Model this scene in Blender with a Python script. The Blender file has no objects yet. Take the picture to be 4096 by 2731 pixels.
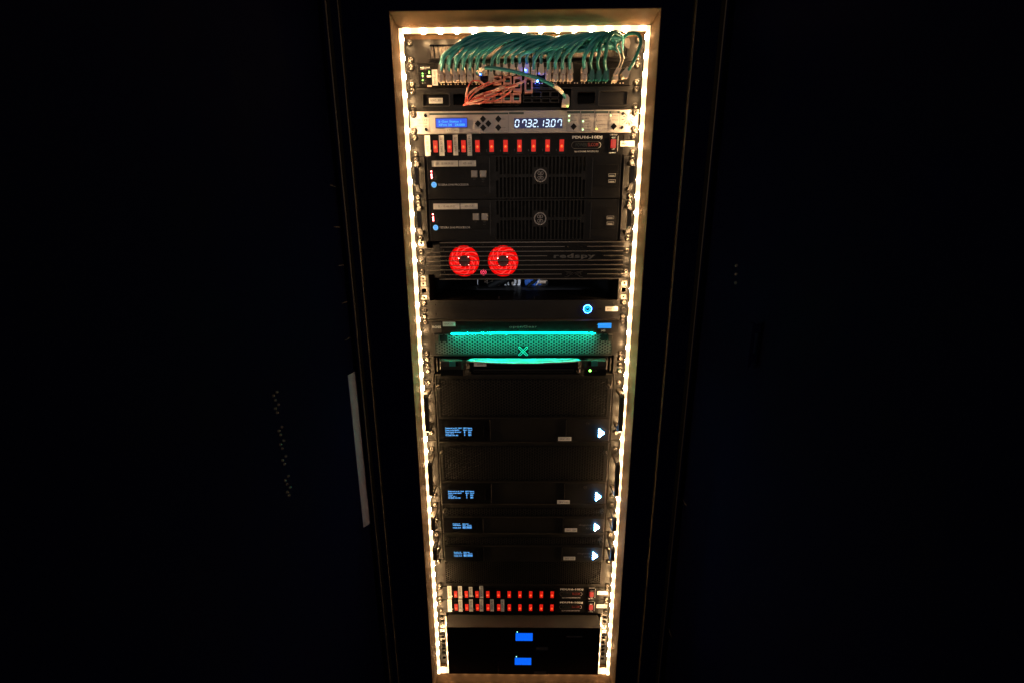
import bpy, bmesh, math, random
from mathutils import Vector, Matrix
random.seed(7)
SC = bpy.context.scene
COL = SC.collection

# ---------------------------------------------------------------- camera
F = 1619.8; CAMX = -0.01666; CAMH = 0.40884; CAML = 0.94474
TH = 0.232594; YAW = -0.0115225; ROLL = -0.00543634
ZT = 1.86                                   # height of the top edge of the first rack unit
U = 0.04445
_R = Vector((math.cos(YAW), -math.sin(YAW), 0))
_F = Vector((math.sin(YAW)*math.cos(TH), math.cos(YAW)*math.cos(TH), -math.sin(TH)))
_U = Vector((math.sin(YAW)*math.sin(TH), math.cos(YAW)*math.sin(TH), math.cos(TH)))
_c, _s = math.cos(ROLL), math.sin(ROLL)
_R2 = _c*_R + _s*_U; _U2 = -_s*_R + _c*_U
cam = bpy.data.cameras.new('camera'); camo = bpy.data.objects.new('camera', cam); COL.objects.link(camo)
CP = Vector((CAMX, -CAML, ZT-CAMH))
camo.matrix_world = Matrix(((_R2.x,_U2.x,-_F.x,CP.x),(_R2.y,_U2.y,-_F.y,CP.y),(_R2.z,_U2.z,-_F.z,CP.z),(0,0,0,1)))
cam.sensor_width = 36; cam.lens = F/4096*36; cam.clip_start = 0.01; cam.clip_end = 50
SC.camera = camo
# ---------------------------------------------------------------- world (a dark room, barely blue)
W = bpy.data.worlds.new("World"); SC.world = W; W.use_nodes = True
W.node_tree.nodes['Background'].inputs[0].default_value = (0.25, 0.35, 1.0, 1)
W.node_tree.nodes['Background'].inputs[1].default_value = 0.006
SC.view_settings.view_transform = 'Standard'; SC.view_settings.look = 'None'
SC.view_settings.exposure = 0; SC.view_settings.gamma = 1
SC.render.engine = 'CYCLES'
SC.cycles.use_denoising = True
SC.cycles.max_bounces = 6; SC.cycles.diffuse_bounces = 3; SC.cycles.glossy_bounces = 3
SC.cycles.sample_clamp_indirect = 4.0
# soft fill lamp added well behind the camera, for the dim room's light
lr = bpy.data.lights.new('room_fill', 'AREA'); lr.energy = 9.5; lr.shape = 'SQUARE'; lr.size = 0.9; lr.color = (1.0,0.77,0.62)
lro = bpy.data.objects.new('room_fill', lr); COL.objects.link(lro); lro.location = (0, -2.1, ZT+0.05)
lro.rotation_euler = (Vector((0,0,ZT-.75))-lro.location).to_track_quat('-Z','Y').to_euler()
# lamp added inside the cabinet to light the cables seen through the empty unit
la = bpy.data.lights.new('rear_cable_fill', 'AREA'); la.energy = 1.2; la.size = 0.3; la.color = (0.75,0.85,1)
lo = bpy.data.objects.new('rear_cable_fill', la); COL.objects.link(lo)
lo.location = (0.02, 0.24, ZT-0.455); lo.rotation_euler = (math.radians(80), 0, 0)   # faces the rear (+y)

# ---------------------------------------------------------------- survey: a point measured in the photograph, at its real depth
def ray(px, py):
    u = px-2048; v = py-1365.5
    return (_F + _R2*(u/F) - _U2*(v/F))
def at(px, py, Y):                           # -> x, depth below the rack's top edge
    d = ray(px, py); t = (Y+CAML)/d.y
    p = CP + d*t
    return p.x, ZT-p.z
def at_wall(px, py, X):
    d = ray(px, py); t = (X-CAMX)/d.x
    p = CP + d*t
    return p.y, ZT-p.z
REG = {0:(0,0,.5742),1:(1540,30,3.92),2:(2100,30,3.92),3:(1600,420,4.704),4:(2080,420,4.523),5:(1620,600,4.126),6:(2080,600,4.126),
 7:(1640,950,4.613),8:(2080,950,4.613),9:(1660,1260,5.113),10:(2080,1260,5.113),11:(1660,1480,4.9),12:(2080,1480,4.9),13:(1680,1760,4.9),
 14:(2080,1760,4.9),15:(1700,2040,4.9),16:(2080,2040,4.9),17:(1720,2320,3.815),18:(2080,2320,3.814),19:(1700,2400,3.015),20:(1780,240,4.055),21:(1900,1100,6.533)}
def q(r, zx, zy, Y=0.0):
    o = REG[r]
    return at(o[0]+zx/o[2], o[1]+zy/o[2], Y)
def rect(r, a, b, c, d, Y=0.0):              # -> x0,x1,h0,h1
    p0, p1, p2, p3 = q(r,a,b,Y), q(r,c,d,Y), q(r,a,d,Y), q(r,c,b,Y)
    return (p0[0]+p2[0])/2, (p1[0]+p3[0])/2, (p0[1]+p3[1])/2, (p1[1]+p2[1])/2

# ---------------------------------------------------------------- materials
MATS = {}
def mat(name, col, rough=0.5, metal=0.0, var=0.25, bump=0.0, scale=60, emit=None, es=0.0, spec=0.5, stretch=None):
    m = bpy.data.materials.new(name); m.use_nodes = True
    nt = m.node_tree; b = nt.nodes['Principled BSDF']
    b.inputs['Base Color'].default_value = (*col, 1); b.inputs['Roughness'].default_value = rough
    b.inputs['Metallic'].default_value = metal; b.inputs['Specular IOR Level'].default_value = spec
    tc = nt.nodes.new('ShaderNodeTexCoord'); mp = nt.nodes.new('ShaderNodeMapping')
    nt.links.new(tc.outputs['Object'], mp.inputs[0])
    if stretch: mp.inputs['Scale'].default_value = stretch
    n = nt.nodes.new('ShaderNodeTexNoise'); n.inputs['Scale'].default_value = scale; n.inputs['Detail'].default_value = 5
    nt.links.new(mp.outputs[0], n.inputs['Vector'])
    if var and not emit:
        mx = nt.nodes.new('ShaderNodeMix'); mx.data_type = 'RGBA'
        mx.inputs['A'].default_value = (*[c*(1-var) for c in col], 1); mx.inputs['B'].default_value = (*[min(1,c*(1+var)) for c in col], 1)
        nt.links.new(n.outputs['Fac'], mx.inputs['Factor']); nt.links.new(mx.outputs['Result'], b.inputs['Base Color'])
        mr = nt.nodes.new('ShaderNodeMapRange'); mr.inputs['To Min'].default_value = rough*0.75; mr.inputs['To Max'].default_value = min(1,rough*1.25)
        nt.links.new(n.outputs['Fac'], mr.inputs['Value']); nt.links.new(mr.outputs[0], b.inputs['Roughness'])
    if bump:
        n2 = nt.nodes.new('ShaderNodeTexNoise'); n2.inputs['Scale'].default_value = 900; n2.inputs['Detail'].default_value = 3
        nt.links.new(mp.outputs[0], n2.inputs['Vector'])
        bp = nt.nodes.new('ShaderNodeBump'); bp.inputs['Strength'].default_value = bump; bp.inputs['Distance'].default_value = 0.0006
        nt.links.new(n2.outputs['Fac'], bp.inputs['Height']); nt.links.new(bp.outputs[0], b.inputs['Normal'])
    if emit:
        b.inputs['Emission Color'].default_value = (*emit, 1); b.inputs['Emission Strength'].default_value = es
    MATS[name] = m
    return m
WARM = (1.0, 0.61, 0.28)
M = {}
M['black'] = mat('black_powder_coat', (.0078,.0071,.0065), .42, 0, .3, .35, spec=.18)
M['blackdeep'] = mat('black_plastic', (.004,.0036,.0036), .45, 0, .3, .1, spec=.08)
M['grey'] = mat('dark_grey_anodised', (.016,.014,.012), .38, .1, .2, .15, spec=.3)
M['gloss'] = mat('gloss_black_plastic', (.0022,.0022,.0028), .35, 0, .2, .0, spec=.08)
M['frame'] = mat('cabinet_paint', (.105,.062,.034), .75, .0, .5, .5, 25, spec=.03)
M['door'] = mat('matt_black_door_paint', (.0006,.0007,.0065), .85, 0, .3, .1, 12, spec=.01)
M['rail'] = mat('rail_steel', (.022,.018,.014), .45, .1, .2, .2)
M['cream'] = mat('cream_faceplate', (.47,.435,.41), .5, 0, .06, .1, 200)
M['steel'] = mat('nickel_screw', (.13,.115,.10), .35, .9, .1)
M['dark'] = mat('dark_recess', (.004,.004,.004), .8, 0, 0, spec=.1)
M['paper'] = mat('white_sticker_paper', (.56,.545,.51), .6, 0, .06, .1)
M['ink'] = mat('black_ink', (.02,.02,.025), .5, 0, 0)
M['inkgrey'] = mat('grey_ink', (.06,.05,.05), .6, 0, 0, spec=.2)
M['white'] = mat('white_print', (.65,.63,.60), .5, 0, 0)
M['dimprint'] = mat('grey_print', (.10,.095,.09), .5, 0, 0)
M['darkprint'] = mat('dark_engraving', (.06,.055,.05), .5, 0, 0)
M['greenprint'] = mat('dark_green_print', (.02,.05,.04), .5, 0, 0)
M['darkgreen'] = mat('faded_green_print', (.006,.014,.011), .6, 0, 0)
M['redprint'] = mat('red_print', (.20,.018,.012), .6, 0, 0)
M['teal'] = mat('teal_cable_jacket', (.034,.25,.26), .42, 0, .2, .15, 120)
M['tealdark'] = mat('dark_teal_plastic', (.012,.16,.14), .4, 0, .15)
M['boot'] = mat('pale_connector_boot', (.85,.67,.53), .5, 0, .12, .2)
M['pinkcord'] = mat('salmon_cable_jacket', (.74,.12,.09), .45, 0, .15)
M['pinkboot'] = mat('pink_connector_plastic', (.74,.36,.29), .45, 0, .1)
M['bristle'] = mat('brush_bristle', (.05,.04,.035), .6, 0, .5, 0, 300)
M['brush_lt'] = mat('pale_brush_bristle', (.16,.13,.10), .6, 0, .4, 0, 300)
M['fanframe'] = mat('red_glowing_frame', (.5,.01,.01), .3, 0, .2, emit=(1,.0,.0), es=.36)  # glow of the fan LEDs put into the frame as emission
M['alu'] = mat('zinc_cage_nut', (.42,.38,.32), .4, .3, .1)
M['bluecord'] = mat('blue_cable_jacket', (.04,.22,.85), .4, 0, .15)
M['whitecord'] = mat('white_cable_jacket', (.7,.7,.72), .4, 0, .15)
M['blackcord'] = mat('black_cable_jacket', (.002,.002,.002), .6, 0, .2, spec=.1)
M['copper'] = mat('brown_connector_metal', (.45,.33,.24), .4, .5, .3)
M['tape'] = mat('white_reflective_strip', (.085,.078,.125), .6, 0, .05, .1)
M['ups'] = mat('ups_top_sheet', (.020,.018,.016), .4, 0, .25, .2, 20, spec=.3)
M['button'] = mat('silver_push_button', (.22,.20,.18), .4, .1, .1)
M['upsprint'] = mat('dim_grey_badge', (.02,.02,.022), .5, 0, 0)
M['ogrille'] = mat('frame_grille_paint', (.040,.038,.036), .5, 0, .2, .1)
M['lip'] = mat('lip_plastic', (.17,.17,.165), .4, 0, .1, .1)
M['slat'] = mat('slat_edge', (.06,.052,.045), .35, .2, .2)
M['grillepaint'] = mat('bezel_grille_paint', (.0125,.0115,.0110), .42, 0, .3, .2, spec=.2)
M['ventblack'] = mat('vent_front_plastic', (.0042,.0038,.0036), .45, 0, .3, .2, spec=.1)
M['midprint'] = mat('mid_grey_print', (.28,.26,.26), .5, 0, 0)
M['trim'] = mat('door_edge_trim', (.045,.036,.026), .5, .1, .3, 0, 8, spec=.2)
def em(name, c, s): M[name] = mat(name, (0.02,0.02,0.02), .5, 0, 0, emit=c, es=s); return M[name]
em('led_tube', WARM, 3.0); em('led_chip', WARM, 640)
em('lcd_blue', (.01,.09,.85), 1.0); em('lcd_text', (.08,.62,1.0), 1.1); em('ups_blue', (.0,.13,1.0), 1.0)
em('lcd_sky', (.01,.30,1.0), 1.0)
em('seg', (.62,.80,1.0), 1.7); em('segback', (.01,.02,.10), .6)
em('red_lit', (1,.012,.004), .62); em('orange_lit', (1,.05,.01), 1.1); em('amber_lit', (1,.22,.05), 1.5); em('dimred', (1,.01,.02), .45)
em('blade', (1,.0,.0), .85); em('blade_hi', (1,.055,.045), 1.5); em('fanled', (1,.35,.30), 9)  # fan glow and pale streaks put into blades and rings as emission
em('redled', (1,.10,.10), 50); em('pink_ring', (1,.05,.12), 1.6)
em('green_led', (.25,1,.12), 5); em('pale_green_led', (.55,1,.45), 3); em('yellow_led', (1,.85,.1), 4)
em('teal_light', (.0,1.0,.56), 300); em('teal_logo', (.0,.75,.50), 1.0); em('teal_hot',(.25,1,.8),4)
em('blue_led', (.02,.10,1), 160); em('blue_ring', (.0,.55,1.0), 2.0)
em('sky_logo', (.16,.55,.95), 1.0); em('triangle', (.16,.50,1.0), 60); em('oled', (.12,.45,1.0), 1.4)
em('mint_led', (.3,1,.7), 2.5)
def tube_modulated():
    m = M['led_tube']; nt = m.node_tree; b = nt.nodes['Principled BSDF']
    b.inputs['Emission Color'].default_value = (1.0,.68,.36,1)
tube_modulated()
M['fanhub'] = mat('fan_hub', (.10,.004,.003), .5, 0, .1)

# ---------------------------------------------------------------- mesh helpers (x, y toward the back, h below rack top)
def V3(x, y, h): return Vector((x, y, ZT-h))
def box(bm, x0, x1, y0, y1, h0, h1, bev=0):
    r = bmesh.ops.create_cube(bm, size=1)
    vs = r['verts']
    bmesh.ops.scale(bm, verts=vs, vec=(abs(x1-x0), abs(y1-y0), abs(h1-h0)))
    bmesh.ops.translate(bm, verts=vs, vec=((x0+x1)/2, (y0+y1)/2, ZT-(h0+h1)/2))
    if bev:
        es = list({e for v in vs for e in v.link_edges})
        bmesh.ops.bevel(bm, geom=es, offset=min(bev, .45*min(abs(x1-x0),abs(y1-y0),abs(h1-h0))), segments=2, affect='EDGES', profile=.6)
def prism(bm, poly, y0, y1):                 # poly: (x,h) outline, extruded from y0 (front) to y1
    a = [bm.verts.new(V3(x,y0,h)) for x,h in poly]; b = [bm.verts.new(V3(x,y1,h)) for x,h in poly]
    n = len(poly)
    bm.faces.new(a); bm.faces.new(b[::-1])
    for i in range(n): bm.faces.new((a[i],b[i],b[(i+1)%n],a[(i+1)%n]))
def plan_prism(bm, poly, h0, h1):            # poly: (x,y) outline; h may be a function of x
    f0 = h0 if callable(h0) else (lambda x: h0); f1 = h1 if callable(h1) else (lambda x: h1)
    a = [bm.verts.new(V3(x,y,f0(x))) for x,y in poly]; b = [bm.verts.new(V3(x,y,f1(x))) for x,y in poly]
    n = len(poly)
    bm.faces.new(a); bm.faces.new(b[::-1])
    for i in range(n): bm.faces.new((a[i],b[i],b[(i+1)%n],a[(i+1)%n]))
def rr(x0, x1, h0, h1, r, n=4):              # rounded rectangle outline
    p = []
    for cx, ch, a0 in ((x1-r,h0+r,-90),(x1-r,h1-r,0),(x0+r,h1-r,90),(x0+r,h0+r,180)):
        for i in range(n+1):
            a = math.radians(a0+90*i/n); p.append((cx+r*math.cos(a), ch+r*math.sin(a)))
    return p
def ringshape(bm, outer, inner, y0, y1):
    n = len(outer)
    A = [[bm.verts.new(V3(x,y,h)) for x,h in o] for y in (y0,y1) for o in (outer,inner)]
    of, inf, ob, ib = A
    for i in range(n):
        j = (i+1)%n
        bm.faces.new((of[i],of[j],inf[j],inf[i])); bm.faces.new((ob[i],ib[i],ib[j],ob[j]))
        bm.faces.new((of[i],ob[i],ob[j],of[j])); bm.faces.new((inf[i],inf[j],ib[j],ib[i]))
def circ(cx, ch, r, n=24, a0=0): return [(cx+r*math.cos(a0+2*math.pi*i/n), ch+r*math.sin(a0+2*math.pi*i/n)) for i in range(n)]
def disc(bm, cx, ch, r, y0, y1, n=24): prism(bm, circ(cx,ch,r,n), y0, y1)
def lathe(bm, cx, ch, prof, n=16):           # prof: list of (radius, y), turned about the y axis
    rings = []
    for r, y in prof:
        rings.append([bm.verts.new(V3(cx,y,ch))] if r == 0 else [bm.verts.new(V3(x,y,h)) for x,h in circ(cx,ch,r,n)])
    for a, b in zip(rings, rings[1:]):
        for i in range(n):
            j = (i+1)%n
            if len(a) == 1 and len(b) == 1: continue
            if len(a) == 1: bm.faces.new((a[0],b[i],b[j]))
            elif len(b) == 1: bm.faces.new((a[i],b[0],a[j]))
            else: bm.faces.new((a[i],b[i],b[j],a[j]))
def bez(pts, n=8):                           # Catmull-Rom through points
    P = [pts[0]]+list(pts)+[pts[-1]]; out = []
    for i in range(1, len(P)-2):
        for k in range(n):
            t = k/n; a,b,c,d = P[i-1],P[i],P[i+1],P[i+2]
            out.append(0.5*((2*b)+(c-a)*t+(2*a-5*b+4*c-d)*t*t+(3*b-a-3*c+d)*t**3))
    out.append(P[-2]); return out
def tube(bm, pts, r, n=7, taper=None):
    up = Vector((0.13,1,.21)).normalized(); rings = []
    for i, p in enumerate(pts):
        d = (pts[min(i+1,len(pts)-1)]-pts[max(i-1,0)]).normalized()
        a = d.cross(up).normalized() if abs(d.dot(up)) < .98 else d.cross(Vector((1,0,0))).normalized(); b = d.cross(a)
        rad = r if taper is None else taper(i/(len(pts)-1))*r
        rings.append([bm.verts.new(p+a*math.cos(2*math.pi*k/n)*rad+b*math.sin(2*math.pi*k/n)*rad) for k in range(n)])
    for A, B in zip(rings, rings[1:]):
        for k in range(n): bm.faces.new((A[k],B[k],B[(k+1)%n],A[(k+1)%n]))
    bm.faces.new(rings[0]); bm.faces.new(rings[-1][::-1])
def plate(bm, x0, x1, h0, h1, y0, y1, holes=(), circles=()):   # a sheet with rectangular and round openings cut through
    hs = list(holes)+[(c[0]-c[2]*1.04,c[0]+c[2]*1.04,c[1]-c[2]*1.04,c[1]+c[2]*1.04) for c in circles]
    X = sorted({x0,x1,*[v for h in hs for v in h[:2] if x0 < v < x1]}); H = sorted({h0,h1,*[v for h in hs for v in h[2:] if h0 < v < h1]})
    def solid(i, j):
        if i < 0 or j < 0 or i >= len(X)-1 or j >= len(H)-1: return False
        cx, ch = (X[i]+X[i+1])/2, (H[j]+H[j+1])/2
        return not any(a < cx < b and c < ch < d for a,b,c,d in hs)
    for i in range(len(X)-1):
        for j in range(len(H)-1):
            if not solid(i,j): continue
            a,b,c,d = X[i],X[i+1],H[j],H[j+1]
            qd = lambda *p: bm.faces.new([bm.verts.new(V3(*v)) for v in p])
            qd((a,y0,c),(a,y0,d),(b,y0,d),(b,y0,c)); qd((a,y1,c),(b,y1,c),(b,y1,d),(a,y1,d))
            if not solid(i-1,j): qd((a,y0,c),(a,y1,c),(a,y1,d),(a,y0,d))
            if not solid(i+1,j): qd((b,y0,c),(b,y0,d),(b,y1,d),(b,y1,c))
            if not solid(i,j-1): qd((a,y0,c),(b,y0,c),(b,y1,c),(a,y1,c))
            if not solid(i,j+1): qd((a,y0,d),(a,y1,d),(b,y1,d),(b,y0,d))
    for cx, ch, r in circles:
        n = 48; s = r*1.04
        sq = []
        for k in range(n):
            a = 2*math.pi*(k+.5)/n; dx, dh = math.cos(a), math.sin(a); t = s/max(abs(dx),abs(dh)); sq.append((cx+dx*t, ch+dh*t))
        ringshape(bm, sq, [(cx+r*math.cos(2*math.pi*(k+.5)/n), ch+r*math.sin(2*math.pi*(k+.5)/n)) for k in range(n)], y0, y1)
def grille(bm, x0, x1, h0, h1, pitch, hole, y0, y1, skip=None):   # hexagonal perforation as real holes
    R = pitch/math.sqrt(3); dx = pitch*math.sqrt(3)/2
    nx = int((x1-x0)/dx); ox = x0+((x1-x0)-(nx-1)*dx)/2
    for i in range(nx):
        ny = int((h1-h0)/pitch)-(i%2); oh = (h0+h1)/2-(ny-1)*pitch/2
        for j in range(ny):
            cx, ch = ox+i*dx, oh+j*pitch
            if skip and skip(cx,ch): continue
            o = circ(cx,ch,R,6); n = circ(cx,ch,hole,6)
            a = [bm.verts.new(V3(x,y0,h)) for x,h in o]; b = [bm.verts.new(V3(x,y0,h)) for x,h in n]; c = [bm.verts.new(V3(x,y1,h)) for x,h in n]
            for k in range(6):
                l = (k+1)%6
                bm.faces.new((a[k],a[l],b[l],b[k])); bm.faces.new((b[k],b[l],c[l],c[k]))

# ---------------------------------------------------------------- object helpers
ORG = {}
def thing(name, label, cat, org=(0,0,0), group=None):
    o = bpy.data.objects.new(name, None); COL.objects.link(o); o.empty_display_size = .05
    o.location = V3(*org); o['label'] = label; o['category'] = cat
    if group: o['group'] = group
    ORG[o] = Vector(o.location)
    return o
def finish(name, me, material, parent=None, label=None, smooth=False):
    if material and not me.materials: me.materials.append(material)
    if parent is not None: me.transform(Matrix.Translation(-ORG[parent]))
    if smooth:
        for p in me.polygons: p.use_smooth = True
    o = bpy.data.objects.new(name, me); COL.objects.link(o)
    if parent is not None: o.parent = parent; ORG[o] = ORG[parent]
    else: ORG[o] = Vector((0,0,0))
    if label: o['label'] = label
    return o
def part(name, m, parent, fn, label=None, smooth=False, recalc=True):
    bm = bmesh.new(); fn(bm)
    if recalc: bmesh.ops.recalc_face_normals(bm, faces=bm.faces)
    me = bpy.data.meshes.new(name); bm.to_mesh(me); bm.free()
    return finish(name, me, M[m], parent, label, smooth)
def pbox(name, m, parent, x0, x1, y0, y1, h0, h1, bev=.0004, label=None):
    return part(name, m, parent, lambda b: box(b,x0,x1,y0,y1,h0,h1,bev), label)
def rbox(name, m, parent, r, a, b, c, d, y0, y1, bev=.0004, label=None):
    x0,x1,h0,h1 = rect(r,a,b,c,d,y0)
    return pbox(name, m, parent, x0,x1,y0,y1,h0,h1,bev,label)
SH = {}
def shared(key, name, m, parent, pos, fn, scale=None, label=None, smooth=False):
    """a repeat that shares its mesh: built once round the origin (V3(0,0,0)), then placed"""
    if key not in SH:
        bm = bmesh.new(); fn(bm); bmesh.ops.recalc_face_normals(bm, faces=bm.faces)
        me = bpy.data.meshes.new(name); bm.to_mesh(me); bm.free(); me.materials.append(M[m]); me.transform(Matrix.Translation((0,0,-ZT)))
        if smooth:
            for p in me.polygons: p.use_smooth = True
        SH[key] = me
    o = bpy.data.objects.new(name, SH[key]); COL.objects.link(o); o.parent = parent
    o.location = V3(*pos)-ORG[parent]; ORG[o] = V3(*pos)
    if scale: o.scale = scale
    if label: o['label'] = label
    return o
def text(s, m, parent, x0, x1, h0, h1, Y, rot=False, bold=0.0, name='lettering', font_sp=1.0):
    cu = bpy.data.curves.new('t','FONT'); cu.body = s; cu.resolution_u = 2; cu.offset = bold; cu.space_character = font_sp
    to = bpy.data.objects.new('t', cu); me = bpy.data.meshes.new_from_object(to)
    bpy.data.objects.remove(to); bpy.data.curves.remove(cu)
    me.name = name
    xs = [v.co.x for v in me.vertices]; ys = [v.co.y for v in me.vertices]
    ax, bx, ay, by = min(xs), max(xs), min(ys), max(ys)
    for v in me.vertices:
        fx = (v.co.x-ax)/(bx-ax+1e-9); fy = (v.co.y-ay)/(by-ay+1e-9)
        if rot: fx, fy = 1-fy, fx           # reads upward
        v.co = V3(x0+(x1-x0)*fx, Y, h1+(h0-h1)*fy)
    me.materials.clear()
    return finish(name, me, M[m], parent)
def rtext(s, m, parent, r, a, b, c, d, Y, **k):
    x0,x1,h0,h1 = rect(r,a,b,c,d,Y)
    return text(s, m, parent, x0,x1,h0,h1, Y-.0002, **k)
def sticker(parent, s, r, a, b, c, d, Y, rot=False, ink='inkgrey', pad=(.16,.30)):
    Y -= .0002
    x0,x1,h0,h1 = rect(r,a,b,c,d,Y)
    st = pbox('label_sticker','paper',parent,x0,x1,Y-.0006,Y,h0,h1,.0001)
    if s:
        w, h = x1-x0, h1-h0
        px, ph = (pad[1]*w, pad[0]*h*.8) if rot else (pad[0]*w, pad[1]*h)
        text(s, ink, st, x0+px, x1-px, h0+ph, h1-ph, Y-.0008, rot)
    return st
def screw(parent, x, h, Y=0.0, k=1.0):
    def washer(b): lathe(b,0,0,[(.0066,0),(.0066,-.0012),(.0045,-.0016),(.0045,0)],18)
    def head(b): lathe(b,0,0,[(.0058,-.0012),(.0057,-.0026),(.0050,-.0040),(.0035,-.0049),(.0018,-.0052),(.0010,-.0040),(0,-.0036)],18)
    def cross(b):
        for a in (0.5,0.5+math.pi/2):
            c,s = math.cos(a), math.sin(a); l, w = .0036, .0007
            prism(b, [(-l*c+w*s,-l*s-w*c),(l*c+w*s,l*s-w*c),(l*c-w*s,l*s+w*c),(-l*c-w*s,-l*s+w*c)], -.0053, -.0040)
    o = shared('screw_head','screw','steel',parent,(x,Y,h),head,smooth=True)
    shared('screw_washer','washer','gloss',o,(x,Y,h),washer)
    c = shared('screw_cross','cross_recess','dark',o,(x,Y,h),cross)
    o.rotation_euler = (0, random.uniform(0,3.1), 0)
    return o
H1,H2,H3 = 6.35e-3, 22.225e-3, 38.1e-3
SX = .23255
def screws(parent, k0, k1, Y=-.003, which=None):
    for s in (-1,1):
        for h in (which or (k0*U+H1, k1*U-H1)): screw(parent, s*SX, h, Y)
def led(parent, m, x, h, Y, r=.0012, name='indicator_light', label=None):
    return shared('led_'+m+str(r), name, m, parent, (x,Y,h), lambda b: lathe(b,0,0,[(r,0),(r*.9,-r*.4),(r*.5,-r*.8),(0,-r)],10), label=label)
def rled(parent, m, r, zx, zy, Y, rad=.0012, **k):
    x,h = q(r,zx,zy,Y); return led(parent,m,x,h,Y,rad,**k)

# ================================================================= THE SETTING
def setting(name, m, fn):
    o = part(name, m, None, fn); o['kind'] = 'structure'; return o
IN = .2483; TOPH = -.0100; BOT = 1.6165; FY = -.083; WX = .371; SY = -.023
cab = thing('server_cabinet', 'tall black equipment cabinet whose deep opening is framed by the glowing warm light strip', 'cabinet', (0,.3,BOT+.1))
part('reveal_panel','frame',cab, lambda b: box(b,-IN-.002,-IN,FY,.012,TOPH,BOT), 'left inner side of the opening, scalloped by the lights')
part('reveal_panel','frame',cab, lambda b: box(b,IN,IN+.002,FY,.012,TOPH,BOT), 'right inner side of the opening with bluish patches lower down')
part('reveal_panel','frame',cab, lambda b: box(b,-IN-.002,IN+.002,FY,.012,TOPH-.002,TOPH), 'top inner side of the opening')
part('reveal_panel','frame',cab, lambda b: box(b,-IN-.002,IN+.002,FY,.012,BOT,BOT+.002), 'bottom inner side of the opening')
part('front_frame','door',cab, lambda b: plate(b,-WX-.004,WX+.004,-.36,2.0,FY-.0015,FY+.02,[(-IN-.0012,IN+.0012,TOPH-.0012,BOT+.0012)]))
for s in (-1,1):
    part('edge_trim','trim',cab, lambda b: box(b,s*.3565,s*.3590,FY-.020,FY-.0015,-.30,2.0,.0008))
    part('edge_trim','trim',cab, lambda b: box(b,s*(.3365 if s<0 else .3065),s*(.338 if s<0 else .308),FY-.016,FY-.0015,-.30,2.0,.0006), 'fainter, thinner trim line')
    holes = []
    for k in (11,31.9,32.9,33.9,34.9):
        holes += [(min(s*(SX-.0048),s*(SX+.0048)),max(s*(SX-.0048),s*(SX+.0048)),k*U+h-.0048,k*U+h+.0048) for h in (H1,H2,H3)]
    part('mounting_rail','rail',cab, lambda b: plate(b,min(s*.2215,s*.2448),max(s*.2215,s*.2448),.0,1.61,.0008,.0035,holes), 'upright rail with square holes')
    part('rail_flange','dark',cab, lambda b: box(b,s*.2215,s*.2195,.0008,.05,0,1.61))  # coloured near black for the shade in the gap between ear and bezel
    part('side_wall_lining','dark',cab, lambda b: box(b,s*.2504,s*.2524,.013,.75,-.02,1.66))
    part('rail_filler','rail',cab, lambda b: box(b,s*.2449,s*.2482,.006,.009,-.009,1.615))
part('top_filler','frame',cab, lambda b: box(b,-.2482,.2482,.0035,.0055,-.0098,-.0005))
part('back_wall','dark',cab, lambda b: box(b,-.2556,.2556,.75,.76,-.02,1.66))
# bare cage nuts
def cagenut(parent, x, h, m='alu'):
    o = shared('cage_nut'+m,'cage_nut',m,parent,(x,0,h),lambda b: ringshape(b, rr(-.0062,.0062,-.0052,.0052,.0012), [(px*.42,ph*.5) for px,ph in rr(-.0062,.0062,-.0052,.0052,.0051)], -.0009, .004))
    shared('cage_thread','thread_hole','dark',o,(x,0,h),lambda b: disc(b,0,0,.0030,.0005,.003,12))
    return o
for s in (-1,1):
    for h in (11*U+H1, 11*U+H3): cagenut(cab, s*SX, h)
cagenut(cab, -SX, 9*U+H1-.003); cagenut(cab, -SX, 10*U+H3)
for s in (-1,1):
    for i,h in enumerate((1.4565,1.473,1.4885,1.533,1.5475)):
        if i in (1,2): cagenut(cab, s*SX, h)
        else: shared('rail_slot','rail_slot','dark',cab,(s*SX,0,h),lambda b: prism(b, rr(-.0045,.0045,-.0022,.0022,.0021), -.0004, .0008))
    shared('rail_gap','rail_slot','dark',cab,(s*SX,0,1.503),lambda b: box(b,-.010,.010,-.0005,.0008,-.0032,.0032))
    shared('rail_hole2','rail_slot','dark',cab,(s*SX-.0*s,0,1.5695),lambda b: box(b,-.0055,.0055,-.0005,.0008,-.0035,.0035))

setting('floor','door', lambda b: box(b,-2.5,2.5,-2.5,1.5,ZT,ZT+.02))
# doors swung open toward the camera on both sides
dl = thing('cabinet_door','open matt black door left of the rack, carrying a white upright strip','door',(-.41,-.5,1.7))
part('door_panel','door',dl, lambda b: box(b,-.40,-WX,-1.05,FY+.012,-.35,1.75,.002))
Y0,h0 = at_wall(1390,1500,-WX); Y1,h1 = at_wall(1420,1484,-WX); _,h2 = at_wall(1454,2106,-WX); _,h3 = at_wall(1479,2094,-WX)
def tapef(b):
    p = [(Y0,h0),(Y1,h1),(Y1,h3),(Y0,h2)]
    f = [b.verts.new(V3(-WX+.0012,y,h)) for y,h in p]; g = [b.verts.new(V3(-WX,y,h)) for y,h in p]
    b.faces.new(f); b.faces.new(g[::-1])
    for i in range(4): b.faces.new((f[i],g[i],g[(i+1)%4],f[(i+1)%4]))
part('white_strip','tape',dl,tapef)
for x,y in ((765,428),(773,522),(783,610),(791,695),(798,778)):
    Y,h = at_wall(x/.5742,y/.5742,-WX)
    shared('door_slot_ridge','door_slot_ridge','trim',dl,(-WX,Y,h),lambda b: box(b,0,.0012,-.014,.014,-.0008,.0008))  # door slots shaped as small raised ridges to catch the light
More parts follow.
